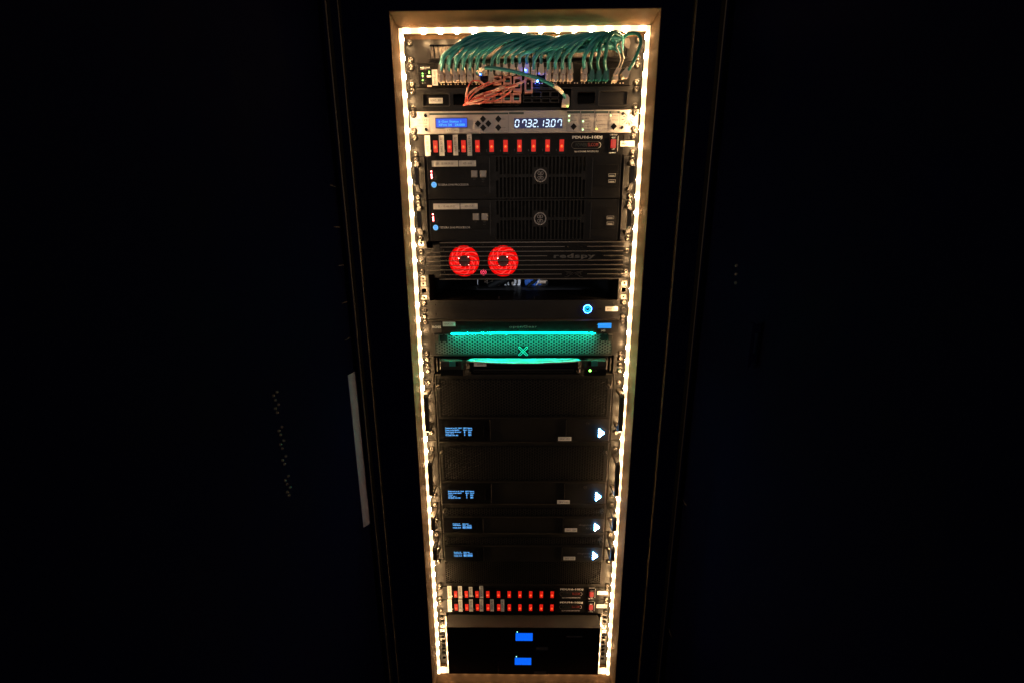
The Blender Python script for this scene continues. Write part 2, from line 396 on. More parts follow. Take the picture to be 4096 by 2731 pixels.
for x,y in ((631,913),(635,942),(643,993),(647,1024),(652,1060),(658,1106),(662,1132)):
    Y,h = at_wall(x/.5742,y/.5742,-WX)
    def sc(b):
        for dy,dh in ((-.004,-.005),(.005,-.007),(-.001,.003)):
            bmesh.ops.create_icosphere(b, subdivisions=2, radius=.0024, matrix=Matrix.Translation(V3(.001,dy,dh)))
    shared('door_rivets','rivet_cluster','rail',dl,(-WX,Y,h),sc,smooth=True)
dr = thing('cabinet_door','open matt black door right of the rack, with a slim pull handle','door',(.41,-.5,1.7))
part('door_panel','door',dr, lambda b: box(b,WX,.40,-1.05,FY+.012,-.35,1.75,.002))
for x,y in ((1573,1153),(1540,1452)):
    Y,h = at_wall(x/.5742,y/.5742,WX)
    shared('door_clip','door_clip','rail',dr,(WX,Y,h),lambda b: box(b,-.0015,0,-.012,.012,-.0016,.0016),)
Y,h = at_wall(3040,1290,WX); Y2,h2b = at_wall(3030,1420,WX)
hd = part('door_handle','door',dr, lambda b: (box(b,WX-.014,WX-.008,Y-.006,Y+.006,h,h2b+.02,.002), box(b,WX-.008,WX,Y-.005,Y+.005,h+.004,h+.016,.001), box(b,WX-.008,WX,Y-.005,Y+.005,h2b,h2b+.012,.001)))
for x,y in ((1693,610),(1692,630),(1691,650)):
    Y,h = at_wall(x/.5742,y/.5742,WX)
    shared('door_stud','door_stud','rail',dr,(WX,Y,h),lambda b: bmesh.ops.create_icosphere(b, subdivisions=2, radius=.003, matrix=Matrix.Translation(V3(-.001,0,0))),smooth=True)

# ================================================================= LED STRIP
ls = thing('light_strip','warm white light strip glowing all round the rack opening','light strip',(0,0,BOT-.01))
TW = .0068
XO, XI = IN-.0004, IN-.0004-TW
PT = 1/30
def wave(name, axis, ph):                      # the diodes inside make the soft tube brighter every 33 mm
    m = M['led_tube'].copy(); m.name = name; nt = m.node_tree; b = nt.nodes['Principled BSDF']
    tc_ = nt.nodes.new('ShaderNodeTexCoord'); sp = nt.nodes.new('ShaderNodeSeparateXYZ')
    nt.links.new(tc_.outputs['Object'], sp.inputs[0])
    def mm(op, a, v):
        n = nt.nodes.new('ShaderNodeMath'); n.operation = op; nt.links.new(a, n.inputs[0])
        if v is not None: n.inputs[1].default_value = v
        return n.outputs[0]
    o = mm('MULTIPLY', sp.outputs[axis], 2*math.pi/PT); o = mm('ADD', o, ph); o = mm('COSINE', o, None)
    o = mm('ADD', o, 1.0); o = mm('MULTIPLY', o, .5); o = mm('POWER', o, 3.0); o = mm('MULTIPLY', o, TUBE*1.8); o = mm('ADD', o, TUBE*.62)
    nt.links.new(o, b.inputs['Emission Strength']); M[name] = m
TUBE = 3.4
HS = TOPH+.018
wave('led_tube_upright', 'Z', -2*math.pi*(BOT-.01-HS)/PT); wave('led_tube_level', 'X', 0.0)
def bent(bm, s):                              # the soft tube wanders slightly
    pts = []
    n = 60
    for i in range(n+1):
        h = TOPH+.001+(BOT-TOPH-.002)*i/n
        w = .0006*math.sin(h*38+s)+.0004*math.sin(h*91+2*s)
        pts.append((h,w))
    prev = None
    for h,w in pts:
        cs = [(s*(XO),SY-.0035),(s*(XI+w),SY-.0035),(s*(XI+w),SY+.0035),(s*XO,SY+.0035)]
        cur = [bm.verts.new(V3(x,y,h)) for x,y in cs]
        if prev:
            for k in range(4): bm.faces.new((prev[k],cur[k],cur[(k+1)%4],prev[(k+1)%4]))
        else: bm.faces.new(cur)
        prev = cur
    bm.faces.new(prev)
for s in (-1,1): part('tube_and_flange_glow','led_tube_upright',ls,lambda b: bent(b,s))
part('tube_and_flange_glow','led_tube_level',ls,lambda b: box(b,-XI-.0003,XI+.0003,SY-.0035,SY+.0035,TOPH+.0004,TOPH+.0074))
part('tube_and_flange_glow','led_tube_level',ls,lambda b: box(b,-XI-.0003,XI+.0003,SY+.0005,SY+.0075,BOT-.0135,BOT-.0004), 'lowest run along the bottom of the opening')
for s in (-1,1): part('tube_and_flange_glow','led_tube_upright',ls,lambda b: box(b,s*.2155,s*.2185,SY-.002,SY+.003,1.418,BOT-.0135), 'thin glowing line beside the battery units, added for the gleam of the rail flange')  # glowing bars added for the bright gleam on the rail flange
n = int((BOT-HS-.02)/PT)
for s in (-1,1):
    for i in range(n):                         # diodes face inward, across the rack
        o = shared('chip','led','led_chip',ls,(s*(XI-.0003),SY+.0004,HS+i*PT),lambda b: box(b,-.0003,.0003,-.0030,.0030,-.0035,.0035)); o.rotation_euler = (0,0,s*math.radians(-8))
for i in range(-6,7):
    o = shared('chipt','led','led_chip',ls,(i*PT,SY+.0004,TOPH+.0077),lambda b: box(b,-.0035,.0035,-.0030,.0030,-.0003,.0003)); o.rotation_euler = (math.radians(-8),0,0)
for i in range(-6,7):
    shared('chipt','led','led_chip',ls,(i*PT,SY+.004,BOT-.0138),lambda b: 0)

# ================================================================= 1  BRUSH PANEL
def faceplate(parent, k0, k1, m='black', y0=-.003, holes=(), circles=(), gap=.0004, bevw=.2413, name='faceplate'):
    return part(name, m, parent, lambda b: plate(b,-bevw,bevw,k0*U+gap,k1*U-gap,y0,0,holes,circles))
bp = thing('brush_panel','black panel with bristle slot at the very top, behind the teal cable bundle','panel',(0,0,U))
sx0,sx1,sh0,sh1 = rect(1,712,600,712+10,838); sx1 = q(2,1600,600)[0]; sh0, sh1 = .0100, .0355
faceplate(bp,0,1,holes=[(sx0,sx1,sh0,sh1)])
screws(bp,0,1)
part('slot_lip','black',bp,lambda b: box(b,sx0-.002,sx1+.002,-.0055,-.0031,sh1,sh1+.0022,.0004))
def bristles(b, n, seed):
    rnd = random.Random(seed)
    for i in range(n):
        x = rnd.uniform(sx0+.001, sx1-.001); w = rnd.uniform(.0003,.0009); dx = rnd.uniform(-.002,.002); y = rnd.uniform(.0005,.004)
        t = rnd.random() < .5
        a, c = (sh0, rnd.uniform(.020,.034)) if t else (sh1, rnd.uniform(.012,.024))
        p = [V3(x-w,y,a),V3(x+w,y,a),V3(x+dx+w*.4,y-.003,c),V3(x+dx-w*.4,y-.003,c)]
        v = [b.verts.new(k) for k in p]; b.faces.new(v)
o = part('bristles','bristle',bp,lambda b: bristles(b,900,3),recalc=False); o['kind']='stuff'
o = part('bristles','brush_lt',bp,lambda b: bristles(b,260,5),'paler bristles among the dark ones',recalc=False); o['kind']='stuff'
part('slot_back','dark',bp,lambda b: box(b,sx0-.003,sx1+.003,.008,.009,sh0-.002,sh1+.002))
def splay(b):
    for i in range(11):
        x,h = q(2,1500,560+i*6); x2,h2 = q(2,1640-4*abs(i-5),505+i*17)
        tube(b,[V3(x,-.012,h),V3(x2,-.006,h2)],.0008,4)
o = part('bristles','bristle',bp,splay,'bristles pushed out sideways round the cable bundle'); o['kind']='stuff'

# ================================================================= 2  NETWORK SWITCH
nw = thing('network_switch','black network switch full of teal patch cables, second from the top','network switch',(0,0,2*U))
for s in (-1,1): part('rack_ear','black',nw,lambda b: box(b,s*.2413,s*.2195,-.003,0,U+.0005,2*U-.0005,.0004))
part('casing','blackdeep',nw,lambda b: box(b,-.2190,.2190,-.004,.25,U+.0008,2*U-.0008,.0006))
screws(nw,1,2)
rtext('NETGEAR','white',nw,1,553,938,705,962,-.004,bold=.03)
rtext('10/100/1000M','dimprint',nw,1,555,970,665,982,-.004)
d = rbox('digit_window','gloss',nw,1,662,990,715,1055,-.0046,-.004)
rtext('1','green_led',nw,1,684,1002,702,1044,-.0047,bold=.05)
for zy,c in ((1043,'green_led'),(1078,'green_led'),(1112,'dimprint'),(1145,'green_led'),(1193,'dimprint')):
    x,h = q(1,590,zy,-.004); led(nw,c,x,h,-.004,.0014)
    rtext('Power' if zy==1043 else 'Fan' if zy==1078 else 'Stack' if zy==1112 else 'PoE' if zy==1145 else 'LED','dimprint',nw,1,606,zy-8,648,zy+8,-.004)
for zy in (1083,1237):
    rbox('push_button','pinkboot' if zy==1237 else 'boot',nw,1,655+8*(zy>1100),zy-15,725+8*(zy>1100),zy+15,-.0052,-.004)
rbox('push_button','blackdeep',nw,1,668,1178,726,1198,-.0052,-.004)
sticker(nw,'NWS_101',1,738,980,826,1228,-.0042,rot=True,ink='ink',pad=(.14,.30))
# ports: 24 columns in two rows
PX0 = q(1,900,1100,-.004)[0]; PX1 = q(2,1245,1100,-.004)[0]
cols = [PX0+(PX1-PX0)*i/23 for i in range(24)]
ROWH = (U+.0160, U+.0270)
for i,x in enumerate(cols):
    for r,h in enumerate(ROWH):
        shared('rj45','port','dark',nw,(x,-.004,h),lambda b: box(b,-.0058,.0058,-.0006,.0004,-.0055,.0055))
    for d in (-.0028,.0028):
        x2 = x+d; shared('plight','port_light','dimprint' if i>5 else 'boot',nw,(x2,-.004,U+.0385),lambda b: disc(b,0,0,.0013,-.0005,0,10))
sfpx = (q(2,1385,1100,-.004)[0], q(2,1520,1100,-.004)[0])
for x in sfpx:
    part('uplink_cage','rail',nw,lambda b: ringshape(b,rr(x-.0085,x+.0085,U+.012,U+.0345,.0006),rr(x-.0075,x+.0075,U+.013,U+.0335,.0005),-.0065,-.004))
    pbox('cage_recess','dark',nw,x-.0075,x+.0075,-.0045,-.0035,U+.013,U+.0335)
    for d in (-.003,.003): shared('plight_r','port_light','boot',nw,(x+d,-.004,U+.0395),lambda b: disc(b,0,0,.0013,-.0005,0,10))

# ---- patch cables: each a boot plus a cord rising into the bundle
ORD = ['first','second','third','fourth','fifth','sixth','seventh','eighth','ninth','tenth','eleventh','twelfth','thirteenth','fourteenth','fifteenth','sixteenth','seventeenth','eighteenth','nineteenth','twentieth','twenty-first','twenty-second','twenty-third','twenty-fourth']
def boot_mesh(b, k=1.0):
    # plug rising from the port and leaning up, tapered strain relief and clip tab
    box(b,-.0056,.0056,-.012,0,-.0055,.0050,.0006)
    a = [(-.0058,-.010),(.0058,-.010),(.0058,-.020),(-.0058,-.020)]
    lo_ = [b.verts.new(V3(x,y,.0075)) for x,y in a]; hi = [b.verts.new(V3(x*.62,y*.9-.002,-.0105)) for x,y in a]
    b.faces.new(lo_); b.faces.new(hi[::-1])
    for i in range(4): b.faces.new((lo_[i],hi[i],hi[(i+1)%4],lo_[(i+1)%4]))
    box(b,-.0026,.0026,-.0235,-.019,.001,.0125,.0010)
def patch(i, row, label, bootm='boot', cordm='teal'):
    x = cols[i]; h = ROWH[row]+.004
    y0 = -.004
    t = thing('patch_cable',label,'cable',(x,y0,h),'teal patch cables in the top switch')
    if row == 0: h -= .0015
    shared('boot'+bootm,'connector_boot',bootm,t,(x,y0,h),boot_mesh)
    rnd = random.Random(i*7+row*101+5)
    xe = q(2,1540,640,-.03)[0]
    # rise, lean to the right, ride over the bundle, then run along it toward the right-hand end of the slot
    lean = rnd.uniform(.030,.042)+(.02 if i == 0 and row == 0 else 0)
    top = rnd.uniform(.000,.0075)
    if i > 18: lean = rnd.uniform(.012,.022); top = -rnd.uniform(.0,.006)
    if i == 0 and row == 0: top = -.0045; lean = .055
    yb = rnd.uniform(-.050,-.040)-(.006 if row else 0)
    L = min(1.0, max(.20,(xe-x)/.14)); J = lambda a: rnd.uniform(-a,a)
    first = (i == 0 and row == 0)
    ht = -.0105 if first else (rnd.uniform(-.006,.002) if i < 17 else rnd.uniform(-.011,-.003))
    if i in (4,8,12,15) and row: ht = rnd.uniform(-.009,-.007)
    hb = h-.009; k = rnd.uniform(.85,1.2)*L
    # (x, height, y): x and height as they would be on the rack's front plane, then moved out to y
    def out(x_, h_, y_): f = (CAML+y_)/CAML; return (CAMX+(x_-CAMX)*f, y_, CAMH+(h_-CAMH)*f)
    hf = CAMH+(hb-CAMH)/((CAML-.03)/CAML)
    sf = .0055 if row == 0 and i else 0
    P_ = [out(x+.0005,hf-.010,-.036), out(x+.005*k+sf*.6,hf*.58+J(.003),-.047), out(x+.024*k+sf,.0145+ht*.5+J(.003),-.053+J(.005)), out(x+.052*k+sf,.004+ht*.85,-.051+J(.005)),
          out(x+.086*k+sf,ht,-.043+J(.005)), out(x+.125*k,ht+.006,-.031+J(.005))]
    pts_ = [(x,y0-.016,hb)]+P_
    xq = x+.125*k+.04
    while xq < xe-.03:
        pts_.append(out(xq,.013+J(.011),-.026+J(.008))); xq += .05
    xq = max(xe-.006, x+.125*k+.004)
    pts_ += [out(xq,.012+J(.010),-.018+J(.004)),(xe+.006+J(.002),.006,.022+J(.006))]
    pts = bez([V3(*p) for p in pts_],6)
    part('cord',cordm,t,lambda b: tube(b,pts,.0032,8),smooth=True)
    return t
lower_skip = {6,8,9,10,11,12,14,19}; upper_skip = {7,19,21,22,23}
for i in range(24):
    rowname = 'lower row'
    if i not in lower_skip:
        if i >= 21: patch(i,1,'dark teal booted cable, %s of three at the right end of the switch' % ORD[i-21],'tealdark','tealdark')
        else: patch(i,1,'teal cable in the %s column of the lower switch port row, counted from the left' % ORD[i])
    if i not in upper_skip: patch(i,0,'teal cable in the %s column of the upper switch port row, counted from the left' % ORD[i])
# the last socket's cable loops over the right end
t = thing('patch_cable','dark teal cable looping over the right end of the bundle from the last beige plug','cable',(sfpx[1],-.004,U+.02))
def pb(b):
    A = [q(2,1520,1125,-.02),q(2,1600,1120,-.02),q(2,1670,960,-.03),q(2,1600,930,-.03),q(2,1500,1060,-.02)]
    prism(b,A,-.030,-.016)
    B = [q(2,1560,1060,-.03),q(2,1615,1040,-.03),q(2,1610,1110,-.03),q(2,1565,1130,-.03)]; prism(b,B,-.034,-.030)
part('connector_boot','boot',t,pb)
pts = [q(2,1640,960,-.035),q(2,1690,880,-.045),q(2,1770,700,-.055),q(2,1815,560,-.06),q(2,1790,440,-.055),q(2,1700,405,-.045),q(2,1600,430,-.035),q(2,1500,520,-.015),q(2,1470,600,.004)]
ys = [-.028,-.045,-.055,-.06,-.055,-.045,-.035,-.012,.006]
part('cord','tealdark',t,lambda b: tube(b,bez([V3(p[0],y,p[1]) for p,y in zip(pts,ys)],8),.0031,9),smooth=True)
# thin fibre pair in the first uplink
t = thing('fibre_cable','thin pale twin fibre cable in the uplink socket right of the teal plugs','cable',(sfpx[0],-.004,U+.03))
part('connector_boot','boot',t,lambda b: (prism(b,[q(2,1380,1140,-.02),q(2,1460,1140,-.02),q(2,1460,1060,-.02),q(2,1390,1060,-.02)],-.020,-.004),
     prism(b,[q(2,1380,1060,-.022),q(2,1410,1075,-.022),q(2,1478,960,-.022),q(2,1440,945,-.022)],-.024,-.019),
     prism(b,[q(2,1430,1060,-.022),q(2,1455,1070,-.022),q(2,1515,960,-.022),q(2,1485,945,-.022)],-.024,-.019)))
for k,pp in enumerate((((1460,950),(1490,850),(1450,760),(1405,690),(1440,610),(1500,540)),((1500,950),(1535,830),(1500,720),(1470,650),(1490,580),(1510,530)))):
    ps = [q(2,a,b,-.03) for a,b in pp]; yy = (-.022,-.034,-.042,-.045,-.038,-.02)
    part('cord','boot',t,lambda b: tube(b,bez([V3(p[0],y,p[1]) for p,y in zip(ps,yy)],7),.0012,6),smooth=True)
# arching cable from the switch down to the patch unit
t = thing('patch_cable','long teal cable arching across the switch front to the plug with the green light','cable',(q(20,1950,700)[0],-.02,2.7*U))
ap = ((520,215),(600,150),(720,140),(900,150),(1100,190),(1300,240),(1500,300),(1700,390),(1850,490),(1920,560),(1945,615))
ay = (-.030,-.055,-.066,-.072,-.076,-.078,-.078,-.070,-.056,-.040,-.030)
ps = [q(20,a,b,y) for (a,b),y in zip(ap,ay)]
part('cord','teal',t,lambda b: tube(b,bez([V3(p[0],y,p[1]) for p,y in zip(ps,ay)],7),.0030,10),smooth=True)
def slv(a,b_,Ya,Yb):
    pa,pb_ = q(20,*a,Ya), q(20,*b_,Yb)
    return [V3(pa[0],Ya,pa[1]),V3(pb_[0],Yb,pb_[1])]
part('cable_sleeve','boot',t,lambda b: tube(b,bez([V3(*[ (lambda p:(p[0],y,p[1]))(q(20,a,b2,y)) for _ in (0,)][0]) for a,b2,y in ((1760,418,-.067),(1830,465,-.060),(1900,532,-.046))],5),.0037,9),smooth=True)
part('cable_sleeve','boot',t,lambda b: tube(b,[V3(p[0],y,p[1]) for p,y in ((q(20,545,195,-.04),-.04),(q(20,600,152,-.055),-.055),(q(20,655,140,-.062),-.062))],.0036,8),smooth=True)
def bt(b):
    P = lambda *a: [q(20,x,y,-.02) for x,y in a]
    prism(b,P((1905,650),(1930,590),(1975,590),(2008,640),(2008,760),(1890,760)),-.030,-.014)
    prism(b,P((1915,700),(1975,700),(1975,770),(1915,770)),-.034,-.030)
part('connector_boot','boot',t,bt)

# ================================================================= 3  PATCH UNIT
pu = thing('patch_unit','black connector panel with salmon cables and pink square sockets, third from the top','patch panel',(0,0,3*U))
k0,k1 = 2*U,3*U
hl = rect(1,1075,1372,1250,1540); hr1 = rect(2,822,1345,1090,1520); hr2 = rect(2,1160,1330,1590,1540); hl0 = rect(1,600,1372,1005,1552)
hm = (q(20,560,600)[0], q(20,2040,600)[0], k0+.004, k1-.006)
hol = [(hl0[0],hl0[1],hl0[2],min(hl0[3],k1-.002)),(hl[0],hl[1],hl[2],min(hl[3],k1-.002)),(hr1[0],hr1[1],hr1[2],min(hr1[3],k1-.002)),(hr2[0],hr2[1],hr2[2],min(hr2[3],k1-.002)),hm]
faceplate(pu,2,3,holes=hol); screws(pu,2,3)
for (a,b,c,d),mm in ((hol[0],'blackdeep'),(hol[3],'black')):
    part('recessed_panel',mm,pu,lambda bb: box(bb,a-.001,b+.001,.0002,.0012,c-.001,d+.001))
    part('recess_rim','grey',pu,lambda bb: ringshape(bb,rr(a-.0022,b+.0022,c-.0022,min(d+.0022,k1-.0006),.004),rr(a,b,c,d,.003),-.0046,-.003))
for (a,b,c,d) in (hol[1],hol[2]):
    part('slot_back','dark',pu,lambda bb: box(bb,a-.002,b+.002,.012,.013,c-.002,d+.002))
    part('recess_rim','blackdeep',pu,lambda bb: ringshape(bb,rr(a-.0012,b+.0012,c-.0012,min(d+.0012,k1-.0006),.004),rr(a,b,c,d,.003),-.0038,-.003))
part('slot_back','dark',pu,lambda bb: box(bb,hm[0]-.002,hm[1]+.002,.014,.015,hm[2]-.002,hm[3]+.002))
sticker(pu,'NWS_301',1,690,1424,905,1510,-.0006,ink='ink',pad=(.12,.26))
# pink sockets
def socket(a,b,c,d,m='pinkboot',inner='tealdark',Y=-.008):
    x0,x1,h0,h1 = rect(20,a,b,c,d,Y)
    w,hh = x1-x0,h1-h0
    o = part('socket',m,pu,lambda bb: ringshape(bb,rr(x0,x1,h0,h1,.0012),rr(x0+w*.17,x1-w*.17,h0+hh*.2,h1-hh*.2,.0022),Y,.002))
    pbox('socket_recess','dark',o,x0+w*.15,x1-w*.15,-.002,.0,h0+hh*.18,h1-hh*.18)
    pbox('socket_bar',inner,o,x0+w*.17,x1-w*.17,Y+.003,Y+.005,h0+hh*.45,h0+hh*.62)
for i in range(4): socket(640+150*i,540,782+150*i,690,inner='teal')
for i in range(3): socket(780+165*i,265,915+165*i,400 if i<2 else 520,Y=-.012)
x0,x1,h0,h1 = rect(20,1290,270,1425,530,-.012)
so = part('socket','pinkboot',pu,lambda bb: ringshape(bb,rr(x0,x1,h0,h1,.0015),rr(x0+.0035,x1-.0035,h0+.005,h1-.0035,.003),-.012,.002),'tall pink socket above the black grid')
pbox('socket_recess','dark',so,x0+.003,x1-.003,-.002,0,h0+.004,h1-.003); rbox('socket_bar','teal',so,20,1300,485,1395,520,-.009,-.006)
# black port grid
for r in range(3):
    for c in range(4):
        x0,x1,h0,h1 = rect(20,1268+148*c,(398 if r==0 else 515 if r==1 else 630)+4,1268+148*c+140,(500 if r==0 else 615 if r==1 else 700)-4,-.003)
        if r == 0 and c == 0: continue
        part('port_frame','grey',pu,lambda bb: ringshape(bb,rr(x0,x1,h0,h1,.0006,2),rr(x0+.0012,x1-.0012,h0+.0010,h1-.0010,.0004,2),-.004,.002))
rled(pu,'blue_led',20,1500,350,-.014,.0018,label='brilliant blue light'); rled(pu,'blue_led',20,1305,170,-.03,.0011)
rled(pu,'green_led',20,1990,755,-.036,.0016)
rled(pu,'blue_led',20,575,240,-.008,.0008)
rbox('sync_port','blackdeep',pu,3,1490,40,1565,90,-.0045,-.003); 
# salmon cables
pc = [((330,690),(345,560),(380,430),(450,345),(560,350),(640,430)),
      ((355,700),(370,590),(450,500),(580,430),(700,370),(830,335)),
      ((360,700),(420,600),(520,500),(640,440),(800,370),(980,325)),
      ((380,705),(470,620),(590,560),(700,520),(830,480),(960,420)),
      ((390,710),(480,650),(640,600),(780,550),(920,490),(1080,440)),
      ((330,730),(420,700),(560,650),(740,600),(930,530),(1130,400)),
      ((310,735),(480,710),(640,700),(800,670),(960,600),(1050,520),(1120,440)),
      ((400,700),(560,600),(760,520),(900,460),(1040,440),(1180,420)),
      ((420,690),(600,560),(800,500),(1000,450),(1150,400),(1300,345)),
      ((300,740),(360,700),(480,705),(600,690),(700,640),(800,560))]
desc = ['looping highest over on the left','rising to the first upper socket','resting above the middle of the bunch','running through the middle of the bunch','just under the middle of the bunch','sweeping up to the third upper socket','sagging lowest in front of the pink squares','with a long pale sleeve along it','reaching farthest right to the tall socket','lying along the bottom slot edge']
for i,pp in enumerate(pc):
    Ys = [-.004-.030*math.sin(math.pi*min(1,k/(len(pp)-1)*.9+.05))-.0012*i for k in range(len(pp))]
    ps = [q(20,a,b,y) for (a,b),y in zip(pp,Ys)]
    t = thing('fibre_cable','thin salmon cable '+desc[i],'cable',(ps[0][0],-.004,ps[0][1]),'salmon cables in the connector panel')
    P = bez([V3(p[0],y,p[1]) for p,y in zip(ps,Ys)],7)
    part('cord','pinkcord',t,lambda b: tube(b,P,.0013,7),smooth=True)
    n = len(P); a = [5,10,12,8,14,9,4,16,12,6][i]
    part('connector_sleeve','pinkboot',t,lambda b: tube(b,P[a:a+9],.0019,8),smooth=True)
    part('connector_sleeve','pinkboot',t,lambda b: tube(b,P[n-8:],.0022,6),smooth=True)
rtext('HDMI  SDI  OPT  REF','darkprint',pu,20,780,735,1200,750,-.003)

# ================================================================= 4  TIMECODE UNIT
tc = thing('timecode_unit','cream faceplate timecode unit with blue display and glowing white digits','timecode unit',(0,0,4*U))
Yc = -.005
part('faceplate','cream',tc,lambda b: box(b,-.2413,.2413,Yc,0,3*U+.0006,4*U-.0006,.0006))
screws(tc,3,4,Yc)
for r,zx,zy in ((3,483,210),(3,495,470),(4,1860,165),(4,1845,415)):
    x,h = q(r,zx,zy,Yc); o = shared('hexbolt','bolt','gloss',tc,(x,Yc,h),lambda b: lathe(b,0,0,[(.0032,0),(.0032,-.0024),(.0016,-.0026),(.0012,-.001),(0,-.001)],12))
rtext('SR-112','darkprint',tc,3,325,272,508,312,Yc,bold=.0); rtext('TIME CODE','darkprint',tc,3,340,343,512,366,Yc); rtext('DISTRIPALYZER','darkprint',tc,3,275,392,516,418,Yc)
def outl(r,a,b,c,d,Y,w=.0004,name='engraved_frame'):
    x0,x1,h0,h1 = rect(r,a,b,c,d,Y)
    part(name,'darkprint',tc,lambda bb: ringshape(bb,rr(x0,x1,h0,h1,.002),rr(x0+w,x1-w,h0+w,h1-w,.0018),Y-.0002,Y))
outl(3,553,155,2040,533,Yc)
rbox('title_band','greenprint',tc,3,553,155,2040,188,Yc-.0003,Yc,0); rtext('PARAMETERS','inkgrey',tc,3,1195,162,1385,180,Yc-.0003)
rbox('title_band','greenprint',tc,3,2050,140,2330,180,Yc-.0003,Yc,0)
x0,_,h0,_ = rect(3,2050,150,2050+10,180,Yc); x1,_,_,_ = rect(4,835,120,845,130,Yc)
lx = rect(3,678,262,1262,430,Yc)
lcd = pbox('lcd_display','lcd_blue',tc,lx[0],lx[1],Yc-.0008,Yc,lx[2],lx[3],0)
rtext('$ Gen Status 1','lcd_text',lcd,3,722,298,1150,342,Yc-.0009,bold=.015)
rtext('XFrm 24   24.000','lcd_text',lcd,3,722,358,1218,402,Yc-.0009,bold=.015)
part('display_bezel','rail',tc,lambda b: ringshape(b,rr(lx[0]-.0012,lx[1]+.0012,lx[2]-.0012,lx[3]+.0012,.0005,2),rr(lx[0],lx[1],lx[2],lx[3],.0004,2),Yc-.0014,Yc))
for r,zx,zy in ((3,1562,272),(3,1468,358),(3,1662,358),(3,1565,435),(3,1850,270),(3,1850,432),(4,970,398),(4,1695,395)):
    x,h = q(r,zx,zy,Yc)
    shared('diamond','diamond_button','gloss',tc,(x,Yc,h),lambda b: (prism(b,[(0,-.0068),(.0066,0),(0,.0068),(-.0066,0)],-.0016,0),prism(b,[(0,-.0050),(.0048,0),(0,.0050),(-.0048,0)],-.0024,-.0016)))
rtext('MENU','inkgrey',tc,3,1915,264,1985,280,Yc); rtext('ENTER','inkgrey',tc,3,1915,424,1985,440,Yc); rtext('OPERATION','inkgrey',tc,3,1880,490,2020,505,Yc)
sx_0,_,sh_0,_ = rect(3,2145,258,2200,300,Yc); _,sx_1,_,sh_1 = rect(4,700,250,768,428,Yc); _,_,_,sh_1 = rect(3,2145,258,2200,448,Yc)
sd = pbox('digit_display','segback',tc,sx_0,sx_1,Yc-.0006,Yc,sh_0,sh_1,0)
SEG = {'0':'abcdef','1':'bc','2':'abged','3':'abgcd','7':'abcf'}
def digit(ch, cx, hc, w, hh, dot):
    def f(b):
        t = .0009; g = .0005
        def S(x0,h0,x1,h1):
            dx,dh = x1-x0,h1-h0; l = math.hypot(dx,dh); ux,uh = dx/l,dh/l; nx,nh = -uh*t,ux*t
            k = lambda x,h: (x+(-h)*.12+cx, h+hc)
            P = [(x0+ux*g,h0+uh*g),(x0+ux*(g+t)+nx,h0+uh*(g+t)+nh),(x1-ux*(g+t)+nx,h1-uh*(g+t)+nh),(x1-ux*g,h1-uh*g),(x1-ux*(g+t)-nx,h1-uh*(g+t)-nh),(x0+ux*(g+t)-nx,h0+uh*(g+t)-nh)]
            prism(b,[k(*p) for p in P],Yc-.0012,Yc-.0006)
        w2,h2 = w/2,hh/2
        L = {'a':(-w2,-h2,w2,-h2),'b':(w2,-h2,w2,0),'c':(w2,0,w2,h2),'d':(-w2,h2,w2,h2),'e':(-w2,0,-w2,h2),'f':(-w2,-h2,-w2,0),'g':(-w2,0,w2,0)}
        for s_ in SEG[ch]: S(*L[s_])
        if dot: disc(b,cx+w2+.0024,hc+h2,.0011,Yc-.0012,Yc-.0006,8)
    return f
xs = [q(3,2203,355,Yc)]+[q(4,z,335,Yc) for z in (78,172,272,408,490,600,715)]
hts = rect(4,500,268,600,405,Yc)
for ch,(x,h),dt in zip('07321307',xs,(0,1,0,1,0,1,0,0)):
    part('digit','seg',sd,digit(ch,x,(hts[2]+hts[3])/2,.0074 if ch!='1' else .004,hts[3]-hts[2]-.0015,dt))
for a,b in ((850,1090),(1103,1345),(1358,1598),(1612,1803)):
    outl(4,a,115,b,485,Yc); rbox('title_band','greenprint',tc,4,a,115,b,158,Yc-.0003,Yc,0)
rtext('POWER','boot',tc,4,1655,126,1762,144,Yc-.0003)
for a,b,s_ in ((905,1035,'MODE'),(1165,1280,'STATUS'),(1410,1550,'WARNINGS')): rtext(s_,'inkgrey',tc,4,a,128,b,144,Yc-.0003)
for zx,zy,c in ((889,203,'pale_green_led'),(886,287,'pale_green_led'),(1141,302,'pale_green_led'),(1136,452,'pale_green_led'),(1642,196,'pale_green_led'),(1385,440,'yellow_led'),(1142,200,'ink'),(1140,250,'ink'),(1140,350,'ink'),(1140,397,'ink'),(1388,200,'ink'),(1388,280,'ink'),(1388,360,'ink'),(1638,278,'ink')):
    rled(tc,c,4,zx,zy,Yc,.0017 if c!='ink' else .0008)
for zx,zy,s_ in ((925,203,'BURN-IN'),(925,287,'LENGTH'),(1170,200,'REMOTE'),(1170,250,'INPUT'),(1170,302,'FORMAT'),(1170,350,'CLOCK'),(1170,397,'WORD IN'),(1170,452,'STANDBY'),(1410,200,'PHASE ERROR'),(1410,280,'VIDEO PHASE'),(1410,360,'FRAME DRIFT'),(1425,440,'NO TC INPUT'),(1662,196,'POWER A'),(1662,278,'POWER B')):
    rtext(s_,'inkgrey',tc,4,zx,zy-9,zx+16*len(s_),zy+9,Yc)
x,h = q(4,1962,248,Yc)
